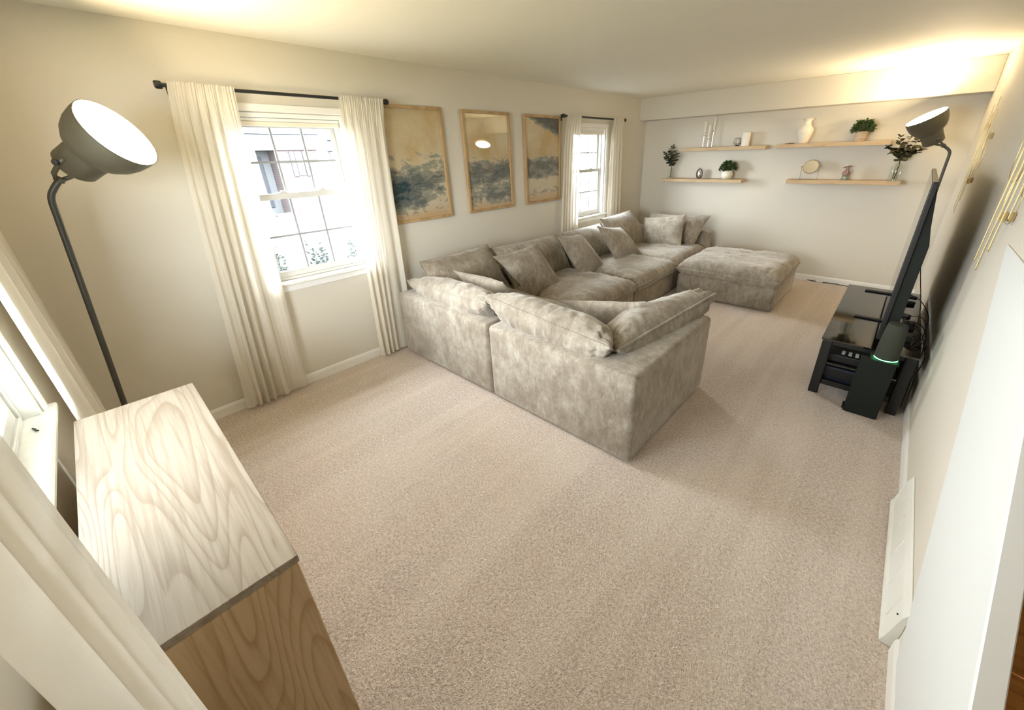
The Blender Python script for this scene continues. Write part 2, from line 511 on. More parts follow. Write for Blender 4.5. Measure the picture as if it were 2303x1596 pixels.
# ---------------------------------------------------------------- windows
def window(name, T, wdt, z0, z1, cols):
    """double-hung window. local u along the wall (0..wdt), v outward depth (0 = wall face, negative outside), z up. T maps (u, v, z) to world"""
    root = thing(name, kind='structure')
    def B(bm, u0, u1, v0, v1, a, b):
        p, q = T(u0, v0, a), T(u1, v1, b)
        return box(bm, min(p[0], q[0]), max(p[0], q[0]), min(p[1], q[1]), max(p[1], q[1]), min(p[2], q[2]), max(p[2], q[2]))
    def part(nm, boxes, mat, par=root, b=.003):
        bm = BM()
        for bb in boxes: B(bm, *bb)
        bev(bm, b, 1)
        return obj(nm, bm, mat, par)
    e = .0005
    # jamb liner and head
    part('jamb', [(e, .02, -.158, -.002, z0 + .01, z1 - .001), (wdt - .02, wdt - e, -.158, -.002, z0 + .01, z1 - .001)], M['trim'])
    part('head', [(.02, wdt - .02, -.158, -.002, z1 - .03, z1 - .001)], M['trim'])
    cs = .055
    part('casing', [(-cs, -.003, .0005, .014, z0 - .01, z1 + .05), (wdt + .003, wdt + cs, .0005, .014, z0 - .01, z1 + .05)], M['trim'])
    part('casing_head', [(-cs, wdt + cs, .0005, .018, z1 + .003, z1 + .048)], M['trim'])
    st = part('sill', [(-cs - .02, wdt + cs + .02, -.10, .035, z0 - .012, z0 + .012)], M['sillpaint'], b=.006)
    part('apron', [(-cs, wdt + cs, .0005, .014, z0 - .06, z0 - .014)], M['trim'])
    fz0, fz1 = z0 + .013, z1 - .031
    zm = z0 + (z1 - z0) * .535
    u0, u1 = .02, wdt - .02
    # vinyl frame
    part('frame', [(u0, u0 + .022, -.13, -.05, fz0, fz1), (u1 - .022, u1, -.13, -.05, fz0, fz1),
                   (u0 + .0224, u1 - .0224, -.13, -.05, fz1 - .022, fz1), (u0 + .0224, u1 - .0224, -.13, -.05, fz0, fz0 + .022)], M['vinyl'])
    def sash(nm, va, vb, a, b, rail_lo, rail_hi, stile=.034):
        x0, x1 = u0 + .022, u1 - .022
        s = part(nm, [(x0, x0 + stile, va, vb, a, b), (x1 - stile, x1, va, vb, a, b),
                      (x0 + stile + .0004, x1 - stile - .0004, va, vb, a, a + rail_lo), (x0 + stile + .0004, x1 - stile - .0004, va, vb, b - rail_hi, b)], M['vinyl'], b=.002)
        gx0, gx1, gz0, gz1 = x0 + stile, x1 - stile, a + rail_lo, b - rail_hi
        vm = (va + vb) / 2
        for i in range(1, cols):
            xx = gx0 + (gx1 - gx0) * i / cols
            part('muntin', [(xx - .008, xx + .008, vm - .006, vm + .006, gz0, gz1)], M['muntin'], s, .002)
        zz = (gz0 + gz1) / 2
        part('muntin', [(gx0, gx1, vm - .0065, vm + .0065, zz - .008, zz + .008)], M['muntin'], s, .002)
        for i in range(cols):
            for j in range(2):
                a0 = gx0 + (gx1 - gx0) * i / cols; a1 = gx0 + (gx1 - gx0) * (i + 1) / cols
                c0 = gz0 + (gz1 - gz0) * j / 2; c1 = gz0 + (gz1 - gz0) * (j + 1) / 2
                bm = BM()
                pts = [T(a0, vm, c0), T(a1, vm, c0), T(a1, vm, c1), T(a0, vm, c1)]
                bm.faces.new([bm.verts.new(p) for p in pts])
                obj('pane', bm, M['glass'], s)
        return s
    sash('upper_sash', -.115, -.092, zm - .02, fz1 - .022, .03, .034)
    lo = sash('lower_sash', -.086, -.060, fz0 + .022, zm + .022, .045, .042)
    for uu in (.32, .68):
        bm = BM()
        B(bm, wdt * uu - .03, wdt * uu + .03, -.085, -.062, zm + .0225, zm + .030)
        B(bm, wdt * uu - .008, wdt * uu + .022, -.080, -.068, zm + .030, zm + .040)
        bev(bm, .002, 1)
        obj('sash_lock', bm, M['vinyl'], lo)
    return root

for i, (a, b) in enumerate(WIN):
    window('window_%d' % (i + 1), (lambda a: lambda u, v, z: (v, a + u, z))(a), b - a, WZ0, WZ1, 3)
window('window_3', lambda u, v, z: (NX0 + u, NW + v, z), NX1 - NX0, NZ0, NZ1, 4)
# header blinds folded at the top of the two side windows
for (a, b), wh in zip(WIN, ('nearer side window beside the grey lamp', 'far side window above the sofa')):
    t = thing('window_shade', 'rolled pale shade at the top of the ' + wh, 'shade', (-.03, (a + b) / 2, WZ1 - .031))
    hw = (b - a) / 2 - .024
    obj('head_rail', bbox(-.012, .012, -hw, hw, -.022, -.001, .003, 1), M['trim'], t)
    obj('folded_cloth', bbox(-.016, .012, -hw + .004, hw - .004, -.052, -.023, .004, 2), M['cream_ceramic'], t)

# ================================================================ furniture
exec_order = []
# ---------------------------------------------------------------- wooden cabinet by the near window
cx0, cx1, cy0, cy1, cz = 1.143, 2.448, -.147, .226, .80
t = thing('wooden_cabinet', 'washed oak cabinet standing under the near window at the lower left', 'cabinet', ((cx0 + cx1) / 2, (cy0 + cy1) / 2, 0))
def loc_box(par, x0, x1, y0, y1, z0, z1, b=.003, seg=1):
    l = par.location
    return bbox(x0 - l.x, x1 - l.x, y0 - l.y, y1 - l.y, z0 - l.z, z1 - l.z, b, seg)
obj('top_panel', loc_box(t, cx0, cx1, cy0, cy1, cz - .022, cz, .0015), M['oak_top'], t)
obj('side_panel', loc_box(t, cx1 - .02, cx1 - .002, cy0 + .003, cy1 - .004, 0.0, cz - .0225), M['oak_side'], t)
obj('side_panel', loc_box(t, cx0 + .002, cx0 + .02, cy0 + .003, cy1 - .004, 0.0, cz - .0225), M['oak_side'], t)
obj('back_panel', loc_box(t, cx0 + .021, cx1 - .021, cy0 + .004, cy0 + .012, .04, cz - .0225), M['oak_side'], t)
obj('plinth', loc_box(t, cx0 + .021, cx1 - .021, cy1 - .04, cy1 - .025, 0.0, .06), M['oak_side'], t)
for i in range(3):
    a = cx0 + .022 + i * (cx1 - cx0 - .044) / 3
    obj('door', loc_box(t, a + .001, a + (cx1 - cx0 - .044) / 3 - .001, cy1 - .022, cy1 - .004, .065, cz - .026), M['oak_side'], t)

# ---------------------------------------------------------------- sofa
def quad_cushion(name, q, th, n_exp=2.4, q_exp=.55, seed=1, pipe=.008, parent=None, res=26, pinch=.05, pucker=.05, part=False, sag=0.0, flat=False, crease=0.0, dimples=()):
    """puffy cushion on the bilinear quad q = (TL, TR, BR, BL) in world coords, seam around its edge"""
    TL, TR, BR, BL = [Vector(p) for p in q]
    cen = (TL + TR + BR + BL) / 4
    org = cen if parent is None else parent.location
    nrm = ((TR - TL) + (BR - BL)).cross((TL - BL) + (TR - BR)).normalized()
    rnd = random.Random(seed)
    ph = [rnd.uniform(0, 6.28) for _ in range(6)]
    def base(u, v):       # u,v in -1..1 ; v=1 top
        uu = u * (1 - pinch * (1 - v * v)); vv = v * (1 - pinch * (1 - u * u))
        a, b = (uu + 1) / 2, (vv + 1) / 2
        return (BL * (1 - a) + BR * a) * (1 - b) + (TL * (1 - a) + TR * a) * b
    def warp(x): return math.copysign(1 - max(0.0, 1 - abs(x)) ** 1.55, x)
    bm = BM()
    top, bot = {}, {}
    for i in range(res + 1):
        for j in range(res + 1):
            u = warp(2 * i / res - 1); v = warp(2 * j / res - 1)
            p = base(u, v) - org
            e = max(0.0, (1 - abs(u) ** n_exp) * (1 - abs(v) ** n_exp)) ** q_exp
            edge = i in (0, res) or j in (0, res)
            wr = 1.0
            du, dv = 1 - abs(u), 1 - abs(v)
            k1 = math.exp(-dv * 5.5) * math.sin(u * 26 + ph[0] + 2.5 * math.sin(u * 7 + ph[4])) + math.exp(-du * 5.5) * math.sin(v * 24 + ph[1] + 2.5 * math.sin(v * 6 + ph[5]))
            lump = .16 * mnoise.noise((p + org) * 3.1 + Vector((seed * 3.7, 0, 0))) + .05 * mnoise.noise((p + org) * 11 + Vector((0, seed * 1.9, 0)))
            h = th / 2 * e * (1 + lump) + th * pucker * k1 * min(1, e * 2.2) * (0 if edge else 1) * .55
            if crease and not edge:
                wr = math.exp(-((dv - .20) / .17) ** 2) * mnoise.noise(Vector((u * 17 + seed, v * 2.2, 1.7))) + math.exp(-((du - .16) / .14) ** 2) * mnoise.noise(Vector((u * 2.2, v * 15 + seed, 4.1)))
                h += crease * wr
            for (pu, pv, pd) in dimples:
                h -= pd * math.exp(-((u - pu) ** 2 + (v - pv) ** 2) / .008)
            sg = Vector((0, 0, -sag * (1 - u * u) * (v + 1) / 2))
            if edge:
                top[i, j] = bot[i, j] = bm.verts.new(p + sg)
            else:
                top[i, j] = bm.verts.new(p + nrm * h + sg)
                bot[i, j] = bm.verts.new(p - nrm * (h * (.82 if flat else 1)) + sg)
    for i in range(res):
        for j in range(res):
            bm.faces.new([top[i, j], top[i + 1, j], top[i + 1, j + 1], top[i, j + 1]])
            bm.faces.new([bot[i, j], bot[i, j + 1], bot[i + 1, j + 1], bot[i + 1, j]])
    if parent is None:
        root = bpy.data.objects.new(name, None); root.empty_display_size = .1
        link(root); root.location = cen
        o = obj('cover', bm, M['sofa'], root, True)
    else:
        root = o = obj(name, bm, M['sofa'], parent, True)
    if pipe:
        ring = []
        for i in range(res): ring.append(base(warp(2 * i / res - 1), -1))
        for j in range(res): ring.append(base(1, warp(2 * j / res - 1)))
        for i in range(res): ring.append(base(warp(1 - 2 * i / res), 1))
        for j in range(res): ring.append(base(-1, warp(1 - 2 * j / res)))
        def sgp(k):
            u = [warp(2 * k / res - 1), 1, warp(1 - 2 * (k - 2 * res) / res), -1][k // res]
            v = [-1, warp(2 * (k - res) / res - 1), 1, warp(1 - 2 * (k - 3 * res) / res)][k // res]
            return Vector((0, 0, -sag * (1 - u * u) * (v + 1) / 2))
        bm = BM()
        tube(bm, [p - org + sgp(k) for k, p in enumerate(ring)], pipe, 6, closed=True)
        obj('piping', bm, M['sofa'], root if parent is None else o, True)
    return root

def soft_prism(poly, z0, z1, b=.035, seg=4):
    bm = prism(BM(), poly, 'Z', z0, z1)
    return bev(bm, b, seg)

BZ, SZ, TZ = .27, .40, .60
def sofa_module(label, x0, x1, y0, y1, sides, seat):
    """sides: which sides carry a back: 'n' near (y0), 'l' left (x0), 'r' right (x1), 'f' far (y1)"""
    t = thing('sofa_module', label, 'sofa', ((x0 + x1) / 2, (y0 + y1) / 2, 0), 'modules of the taupe sectional')
    ox, oy = t.location.x, t.location.y
    bt = .20
    ix0 = x0 + (bt if 'l' in sides else .0); ix1 = x1 - (bt if 'r' in sides else .0)
    iy0 = y0 + (bt if 'n' in sides else .0); iy1 = y1 - (bt if 'f' in sides else .0)
    sh = lambda P: [(a - ox, b - oy) for a, b in P]
    o = obj('base', soft_prism(sh([(ix0 + .004, iy0 + .004), (ix1 - .004, iy0 + .004), (ix1 - .004, iy1 - .004), (ix0 + .004, iy1 - .004)]), .012, BZ, .02, 3), M['sofa'], t)
    smooth_angle(o, 50)
    s = set(sides)
    if s == {'n', 'l'}: P = [(x0, y0), (x1, y0), (x1, iy0), (ix0, iy0), (ix0, y1), (x0, y1)]
    elif s == {'n', 'r'}: P = [(x0, y0), (x1, y0), (x1, y1), (ix1, y1), (ix1, iy0), (x0, iy0)]
    elif s == {'l', 'f'}: P = [(x0, y0), (ix0, y0), (ix0, iy1), (x1, iy1), (x1, y1), (x0, y1)]
    else: P = [(x0, y0), (ix0, y0), (ix0, y1), (x0, y1)]
    P = [(max(min(a, x1 - .003), x0 + .003), max(min(b, y1 - .003), y0 + .003)) for a, b in P]
    o = obj('back', soft_prism(sh(P), .012, TZ, .032, 4), M['sofa'], t)
    smooth_angle(o, 55)
    a, b, c, d = seat
    quad_cushion('seat_cushion', ((a, d, .335), (b, d, .335), (b, c, .335), (a, c, .335)), .24, 7, .38, seed=int(x0 * 31 + y0 * 17), parent=t, pinch=.012, pucker=.03, pipe=.007, crease=.010, res=44, dimples=((-.3, .1, .012), (.25, -.1, .012)))
    return t

SX0, SXM, SX1 = .13, 1.36, 2.55
sofa_module('taupe sofa corner module in the near left corner, touching the nearer window curtain', SX0, SXM, 1.81, 2.93, 'nl', (.33, 1.36, 2.01, 2.93))
sofa_module('taupe sofa corner module jutting nearest into the carpet, with an arm towards the television', SXM, SX1, 1.81, 2.96, 'nr', (1.37, 2.36, 2.01, 2.97))
sofa_module('taupe armless sofa module under the middle and right framed prints', SX0, 1.38, 2.94, 3.975, 'l', (.33, 1.42, 2.94, 3.975))
sofa_module('taupe armless sofa module below the far side window curtain', SX0, 1.38, 3.985, 5.02, 'l', (.33, 1.42, 3.985, 5.02))
sofa_module('taupe sofa corner module in the far left corner beside the ottoman', SX0, 1.36, 5.03, 6.35, 'lf', (.33, 1.37, 5.03, 6.15))
# ottoman
t = thing('ottoman', 'square taupe ottoman standing before the far end of the sofa', 'ottoman', (2.02, 5.48, 0))
o = obj('base', soft_prism([(-.555, -.55), (.555, -.55), (.555, .55), (-.555, .55)], .012, .285, .03, 4), M['sofa'], t)
smooth_angle(o, 50)
oc = quad_cushion('cushion', ((1.45, 6.05, .352), (2.59, 6.05, .352), (2.59, 4.91, .352), (1.45, 4.91, .352)), .25, 7, .36, seed=77, parent=t, pinch=.012, pucker=.03, pipe=.008, crease=.014, res=60, dimples=((-.25, .1, .016), (.1, .0, .014), (-.05, .35, .012)))

BCG = 'loose back cushions of the sectional'
def cushion(name, label, q, th, seed, grp, **k):
    r = quad_cushion(name, q, th, seed=seed, **k)
    return tag(r, label, 'cushion', grp)
cushion('back_cushion', 'pale piped back cushion slumped over the sofa back beside the nearer curtain',
        ((.20, 1.90, .70), (1.27, 1.90, .72), (1.30, 2.30, .43), (.24, 2.30, .43)), .30, 3, BCG, n_exp=2.8, q_exp=.46, pucker=.05, pipe=.0095, crease=.022, res=60)
cushion('back_cushion', 'largest pale piped back cushion in the middle of the near sofa back',
        ((1.25, 1.90, .78), (2.33, 1.90, .685), (2.24, 2.30, .43), (1.34, 2.32, .45)), .32, 4, BCG, n_exp=2.8, q_exp=.46, pucker=.05, pipe=.0095, crease=.022, res=60)
cushion('back_cushion', 'piped back cushion slumped over the sofa arm nearest the television',
        ((2.34, 1.98, .645), (2.50, 3.10, .72), (2.08, 3.02, .44), (2.02, 2.10, .44)), .32, 5, BCG, n_exp=2.8, q_exp=.46, pucker=.05, pipe=.0095, crease=.022, res=60)
cushion('back_cushion', 'brown-grey back cushion against the wall below the left framed print',
        ((.22, 2.03, .845), (.22, 2.86, .865), (.50, 2.92, .40), (.50, 2.03, .40)), .24, 6, BCG)
cushion('back_cushion', 'wide back cushion against the wall behind the nearest two wall-side throw pillows',
        ((.22, 2.90, .81), (.22, 4.02, .79), (.52, 3.95, .39), (.52, 2.96, .39)), .30, 7, BCG)
cushion('back_cushion', 'wide back cushion against the wall beneath the far side window',
        ((.22, 3.96, .80), (.22, 5.00, .785), (.52, 5.00, .39), (.52, 4.00, .39)), .30, 8, BCG)
cushion('back_cushion', 'back cushion with raised tip in the far left sofa corner',
        ((.25, 4.96, .86), (.25, 5.80, .89), (.52, 5.96, .39), (.52, 5.05, .39)), .28, 9, BCG)
cushion('back_cushion', 'back cushion with a pointed ear leaning on the far wall side of the sofa',
        ((.47, 6.06, .82), (1.385, 6.06, .845), (1.24, 5.93, .40), (.42, 5.93, .40)), .24, 10, BCG)
TPG = 'square throw pillows on the sectional'
TP = dict(pipe=.0035, n_exp=2.0, q_exp=.6, pucker=.03, pinch=.07)
cushion('throw_pillow', 'square taupe throw pillow standing below the left and middle framed prints',
        ((.62, 2.58, .845), (.60, 3.21, .86), (.82, 3.38, .40), (.84, 2.87, .40)), .20, 21, TPG, **TP)
cushion('throw_pillow', 'square taupe throw pillow standing at the middle of the wall-side sofa run',
        ((.62, 3.54, .88), (.60, 4.01, .84), (.80, 4.30, .39), (.82, 3.74, .39)), .20, 22, TPG, **TP)
cushion('throw_pillow', 'square taupe throw pillow slumped before the far side window cushion',
        ((.62, 4.33, .88), (.62, 4.90, .785), (.80, 5.24, .38), (.82, 4.53, .40)), .20, 23, TPG, **TP)
cushion('throw_pillow', 'square grey throw pillow facing out of the far left sofa corner',
        ((.49, 5.84, .78), (1.125, 5.84, .88), (1.17, 5.69, .39), (.48, 5.66, .39)), .20, 24, TPG, **TP)
cushion('throw_pillow', 'small pale throw pillow peeking over the near left back cushion',
        ((.50, 2.20, .775), (1.12, 2.22, .775), (1.18, 2.47, .42), (.58, 2.47, .42)), .17, 25, TPG, **TP)
cushion('throw_pillow', 'throw pillow tucked between the two nearest back cushions, top edge showing',
        ((1.55, 2.42, .655), (2.27, 2.43, .80), (2.12, 2.62, .42), (1.58, 2.60, .42)), .14, 26, TPG, **TP)

# ---------------------------------------------------------------- floor lamps
def floor_lamp(label, base, bend, neck, rim, nrm):
    """base floor point, bend = top of pole, neck = pivot at the head, rim centre and direction it shines to"""
    t = thing('floor_lamp', label, 'floor lamp', base, 'matching grey floor lamps')
    O = Vector(base)
    base, bend, neck, rim, nrm = [Vector(p) for p in (base, bend, neck, rim, nrm)]
    nrm.normalize()
    smooth_angle(obj('base', lathe(BM(), [(.108, 0), (.110, .004), (.110, .014), (.104, .02), (.012, .022)], 32), M['black_metal'], t))
    d = (bend - base).normalized()
    side = (neck - bend); 
    pts = [base + Vector((0, 0, .02)), bend - d * .10, bend - d * .035, bend - d * .008 + side * .12, bend + side * .45, neck + side * .04]
    smooth_angle(obj('pole', tube(BM(), [p - O for p in [pts[0], pts[1]] + spline(pts[1:], 5)[1:]], .0125, 12), M['pole_grey'], t), 60)
    # head: bowl + socket box
    prof = [(.070, -.172), (.092, -.164), (.116, -.146), (.137, -.112), (.150, -.070), (.155, -.032), (.156, 0.0)]
    inner = [(.153, 0.0), (.151, -.030), (.144, -.066), (.129, -.107), (.106, -.138), (.08, -.155)]
    bm = BM()
    lathe(bm, prof + inner, 40, rim - O, nrm, True, True)
    h = smooth_angle(obj('shade', bm, M['lamp_grey'], t), 50)
    smooth_angle(obj('diffuser', lathe(BM(), [(.145, -.022), (.144, -.018), (.09, -.014), (.001, -.012)], 40, rim - O, nrm, False, True), M['diffuser'], h), 60)
    smooth_angle(obj('socket', lathe(BM(), [(.04, -.285), (.072, -.281), (.082, -.268), (.084, -.20), (.090, -.16)], 28, rim - O, nrm), M['lamp_grey'], t), 40)
    # yoke: a bent strap joining socket and pole
    back = rim - nrm * .25
    u = nrm.cross(d).normalized()
    bm = BM()
    for s in (-1, 1):
        a = back + u * .083 * s
        tube(bm, [p - O for p in (a + nrm * .03, a, a * .45 + (neck + u * .03 * s) * .55 - nrm * .012, neck + u * .014 * s)], .0095, 6)
    lathe(bm, [(.010, -.012), (.0185, -.010), (.0185, .010), (.010, .012)], 12, neck - O, side.normalized())
    obj('yoke', bm, M['lamp_grey'], t, True)
    for s in (-1, 1):
        smooth_angle(obj('knob', lathe(BM(), [(.011, 0), (.013, .004), (.013, .014), (.009, .018)], 12, back + u * .090 * s - O, u * s), M['black_metal'], t))
    return t

n1 = Vector((.58, .66, .48)).normalized()
rim1 = Vector((.60, .371, 1.85))
floor_lamp('grey floor lamp behind the oak cabinet, its lit head tilted towards the room', (.42, -.10, 0), (.42, .070, 1.60), (.43, .125, 1.665), rim1, n1)
n2 = Vector((-.45, -.24, .86)).normalized()
rim2 = Vector((3.333, 6.0, 1.94))
floor_lamp('grey floor lamp in the far right corner behind the television, lit head aimed up', (3.615, 6.06, 0), (3.60, 6.05, 1.625), (3.535, 6.05, 1.675), rim2, n2)

# ---------------------------------------------------------------- curtains and rods
def curtain(label, top, bot, ztop, zbot, folds, amp, axis, off, seed, hoff=.017):
    """top=(a0,a1), bot=(b0,b1): extents along the wall at the rod and at the hem; off: distance coordinate of the cloth; axis 'Y' runs along Y (off is X), 'X' runs along X (off is Y)"""
    rnd = random.Random(seed)
    N, K = folds * 22, 44
    ph = [rnd.uniform(0, 6.28) for _ in range(5)]
    bm = BM(); grid = []
    for k in range(K + 1):
        s = k / K
        z = ztop + (zbot - ztop) * s
        row = []
        e = s ** .8
        for i in range(N + 1):
            a = i / N
            p = (top[0] + (top[1] - top[0]) * a) * (1 - e) + (bot[0] + (bot[1] - bot[0]) * a) * e
            g = amp * (.45 + .75 * s)
            wv = a * folds * 2 * math.pi + ph[0] + (1.5 + 1.6 * s) * math.sin(a * 5.2 + ph[1]) + .9 * math.sin(a * 9 + ph[3] + 2 * s)
            fold = math.sin(wv) * (.75 + .45 * math.sin(a * 7 + ph[2]))
            fine = 2.2 * mnoise.noise(Vector((a * folds * 6.5, seed * 3.3, s * 9))) + .6 * math.sin(a * folds * 4.3 * 2 * math.pi + 3 * math.sin(a * 11))
            hd = min(1.0, max(0.0, (s - .012) / .10))
            hd = hd * hd * (3 - 2 * hd)
            front = off + hoff + .0035 * fine
            dd = front * (1 - hd) + hd * (off + hoff * .5 + g * fold + .003 * fine * max(0, 1 - s * 3)) + .010 * s * math.sin(a * 4 + ph[3])
            p += .35 * g * math.sin(a * folds * 4 * math.pi + ph[4]) * .3
            zz = z + (.003 * fine if k == 0 else 0)
            row.append(bm.verts.new((dd, p, zz) if axis == 'Y' else (p, dd, zz)))
        grid.append(row)
    for k in range(K):
        for i in range(N):
            bm.faces.new([grid[k][i], grid[k][i + 1], grid[k + 1][i + 1], grid[k + 1][i]])
    cen = Vector((off, (top[0] + top[1]) / 2, zbot)) if axis == 'Y' else Vector(((top[0] + top[1]) / 2, off, zbot))
    bmesh.ops.translate(bm, verts=bm.verts[:], vec=-cen)
    t = thing('curtain', label, 'curtain', cen, 'sheer linen curtain panels')
    cl = obj('cloth', bm, M['curtain'], t, True)
    # hem band: a doubled strip of the same cloth
    bm = BM(); rows = [[], []]
    for q, k in enumerate((K - 1, K)):
        for i in range(N + 1):
            v = cl.data.vertices[k * (N + 1) + i].co
            dx = .0025
            rows[q].append(bm.verts.new((v.x + dx, v.y, v.z) if axis == 'Y' else (v.x, v.y + dx, v.z)))
    for i in range(N):
        bm.faces.new([rows[0][i], rows[0][i + 1], rows[1][i + 1], rows[1][i]])
    obj('hem', bm, M['curtain'], t, True)
    return t

def rod(label, a, b, wall_pt, ends=.03):
    a, b = Vector(a), Vector(b)
    d = (b - a).normalized()
    t = thing('curtain_rod', label, 'curtain rod', (a + b) / 2, 'black curtain rods')
    O = (a + b) / 2
    smooth_angle(obj('pole', tube(BM(), [a - O, b - O], .0105, 12), M['rod'], t), 50)
    for p, s in ((a, -1), (b, 1)):
        smooth_angle(obj('finial', lathe(BM(), [(.012, -.002), (.019, 0), (.021, .006), (.021, .026), (.017, .032)], 16, p - O, d * s), M['rod'], t), 40)
    for p, s in ((a, .035), (b, -.035)):
        q = p + d * s
        w = Vector(wall_pt(q))
        bm = tube(BM(), [q - O - Vector((0, 0, .012)), w - O - Vector((0, 0, .012))], .006, 6)
        n = (w - q).normalized()
        u = n.cross(Vector((0, 0, 1)))
        c = w - O - n * .003
        for sx in (0,):
            vs = [c + u * .01 * i + Vector((0, 0, j)) + n * k * .003 for i, j, k in
                  ((-1, -.05, 0), (1, -.05, 0), (1, .02, 0), (-1, .02, 0), (-1, -.05, .9), (1, -.05, .9), (1, .02, .9), (-1, .02, .9))]
            V = [bm.verts.new(v) for v in vs]
            for f in ((0, 3, 2, 1), (4, 5, 6, 7), (0, 1, 5, 4), (1, 2, 6, 5), (2, 3, 7, 6), (3, 0, 4, 7)): bm.faces.new([V[i] for i in f])
        obj('bracket', bm, M['rod'], t)
    return t

RZ, RX = 2.126, .075
rod('black curtain rod over the nearer side window', (RX, .675, RZ), (RX, 2.03, RZ), lambda q: (0, q.y, q.z))
rod('black curtain rod over the far side window', (RX, 4.366, RZ), (RX, 5.77, RZ), lambda q: (0, q.y, q.z))
rod('black curtain rod carrying the curtains of the near window', (.20, NW + .075, RZ), (2.86, NW + .075, RZ), lambda q: (q.x, NW, q.z))
curtain('sheer cream curtain panel on the left of the nearer side window, hem on the carpet', (.70, 1.02), (.49, .925), 2.145, .03, 6, .026, 'Y', RX, 1)
curtain('sheer cream curtain panel between the nearer side window and the left framed print', (1.665, 2.015), (1.575, 1.93), 2.145, .03, 6, .020, 'Y', RX - .012, 2, .029)
curtain('sheer cream curtain panel on the left of the far side window', (4.41, 4.70), (4.25, 4.66), 2.145, .03, 5, .020, 'Y', RX - .012, 3, .029)
curtain('sheer cream curtain panel on the right of the far side window', (5.46, 5.74), (5.40, 5.86), 2.145, .03, 5, .020, 'Y', RX - .012, 4, .029)
curtain('sheer curtain panel at the left picture edge behind the oak cabinet', (.22, 1.05), (.18, 1.14), 2.145, .03, 5, .022, 'X', NW + .068, 5, .024)
# the bunched right panel of the near window hangs past the end of the cabinet
prof = [(2.575, -.135), (2.585, -.10), (2.578, -.07), (2.60, -.05), (2.625, -.055), (2.64, -.03), (2.665, -.02), (2.685, .0), (2.672, .006)]
pr = spline([(a, b, 0) for a, b in prof], 4)
bm = BM(); rows = []
for k in range(31):
    s = k / 30
    z = 2.145 + (.03 - 2.145) * s
    e = min(1.0, .2 + s * 5)
    cxx, cyy = 2.60, NW + .075
    rows.append([bm.verts.new((cxx + (p.x - cxx) * (1.0 - .0 * e), cyy + (p.y - cyy) * e + .002 * math.sin(i * .9 + s * 5), z)) for i, p in enumerate(pr)])
for a, b in zip(rows, rows[1:]):
    for i in range(len(pr) - 1): bm.faces.new([a[i], a[i + 1], b[i + 1], b[i]])
t = thing('curtain', 'bunched white curtain panel crossing the lower left picture corner', 'curtain', (2.6, -.08, .03), 'sheer linen curtain panels')
bmesh.ops.translate(bm, verts=bm.verts[:], vec=(-2.6, .08, -.03))
obj('cloth', bm, M['curtain'], t, True)

# ---------------------------------------------------------------- framed prints
def picture(label, y0, y1, art):
    z0, z1 = 1.169, 2.12
    t = thing('framed_print', label, 'picture', (.004, y0, z0), 'three framed abstract prints')
    wd, hg, fw, fd = y1 - y0, z1 - z0, .026, .028
    for nm, bb in (('frame_rail', (0, fd, 0, wd, 0, fw)), ('frame_rail', (0, fd, 0, wd, hg - fw, hg)),
                   ('frame_rail', (0, fd, 0, fw, fw, hg - fw)), ('frame_rail', (0, fd, wd - fw, wd, fw, hg - fw))):
        obj(nm, bbox(*bb, .002, 1), M['oak_frame'], t)
    o = obj('print', box(BM(), .006, .012, 0, wd - 2 * fw + .002, 0, hg - 2 * fw + .002), art, t)
    o.location = (0, fw - .001, fw - .001)
    bm = BM()
    bm.faces.new([bm.verts.new(p) for p in ((.016, fw, fw), (.016, wd - fw, fw), (.016, wd - fw, hg - fw), (.016, fw, hg - fw))])
    obj('glass', bm, M['picglass'], t)
    return t
picture('framed print with dark teal lower half, partly behind the nearer curtain', 1.959, 2.604, M['art1'])
picture('middle framed print, grey-blue wash under a warm sky, reflecting the lamp', 2.838, 3.483, M['art2'])
picture('framed print with a dark upper right corner beside the far curtain', 3.707, 4.352, M['art3'])

# ---------------------------------------------------------------- floating shelves
SHELF = {'tl': (.70, 1.85, 1.690), 'bl': (.455, 1.63, 1.268), 'tr': (1.972, 3.112, 1.697), 'br': (2.17, 3.302, 1.275)}
SY = 6.36
for k, lab in (('tl', 'upper left oak floating shelf with the slim candle holders'), ('bl', 'lower left oak floating shelf with the white round plant pot'),
               ('tr', 'upper right oak floating shelf with the tall cream vase'), ('br', 'lower right oak floating shelf with the round mirror')):
    a, b, z = SHELF[k]
    t = thing('floating_shelf', lab, 'shelf', ((a + b) / 2, L - .11, z), 'oak floating shelves on the far wall')
    hw = (b - a) / 2
    obj('board', bbox(-hw, hw, SY - L + .11, .108, 0, .044, .002, 1), M['oak_shelf'], t)
    obj('cleat', bbox(-hw + .06, hw - .06, .1085, .1098, .008, .036, .0003, 1), M['black_metal'], t)
ST = {k: v[2] + .0445 for k, v in SHELF.items()}

def leaf_mesh(name, ln, wd, mat, cup=.15, n=8):
    bm = BM()
    vs = []
    for i in range(n):
        a = 2 * math.pi * i / n
        x = ln / 2 * (1 - math.cos(a)); y = wd / 2 * math.sin(a)
        vs.append(bm.verts.new((x, y, cup * (abs(y) * 1.2 + (x - ln / 2) ** 2 / ln))))
    c = bm.verts.new((ln / 2, 0, 0))
    for i in range(n): bm.faces.new([vs[i], vs[(i + 1) % n], c])
    me = bpy.data.meshes.new(name)
    bmesh.ops.solidify(bm, geom=bm.faces[:], thickness=.0008)
    bm.to_mesh(me); bm.free()
    me.materials.append(mat)
    for p in me.polygons: p.use_smooth = True
    return me

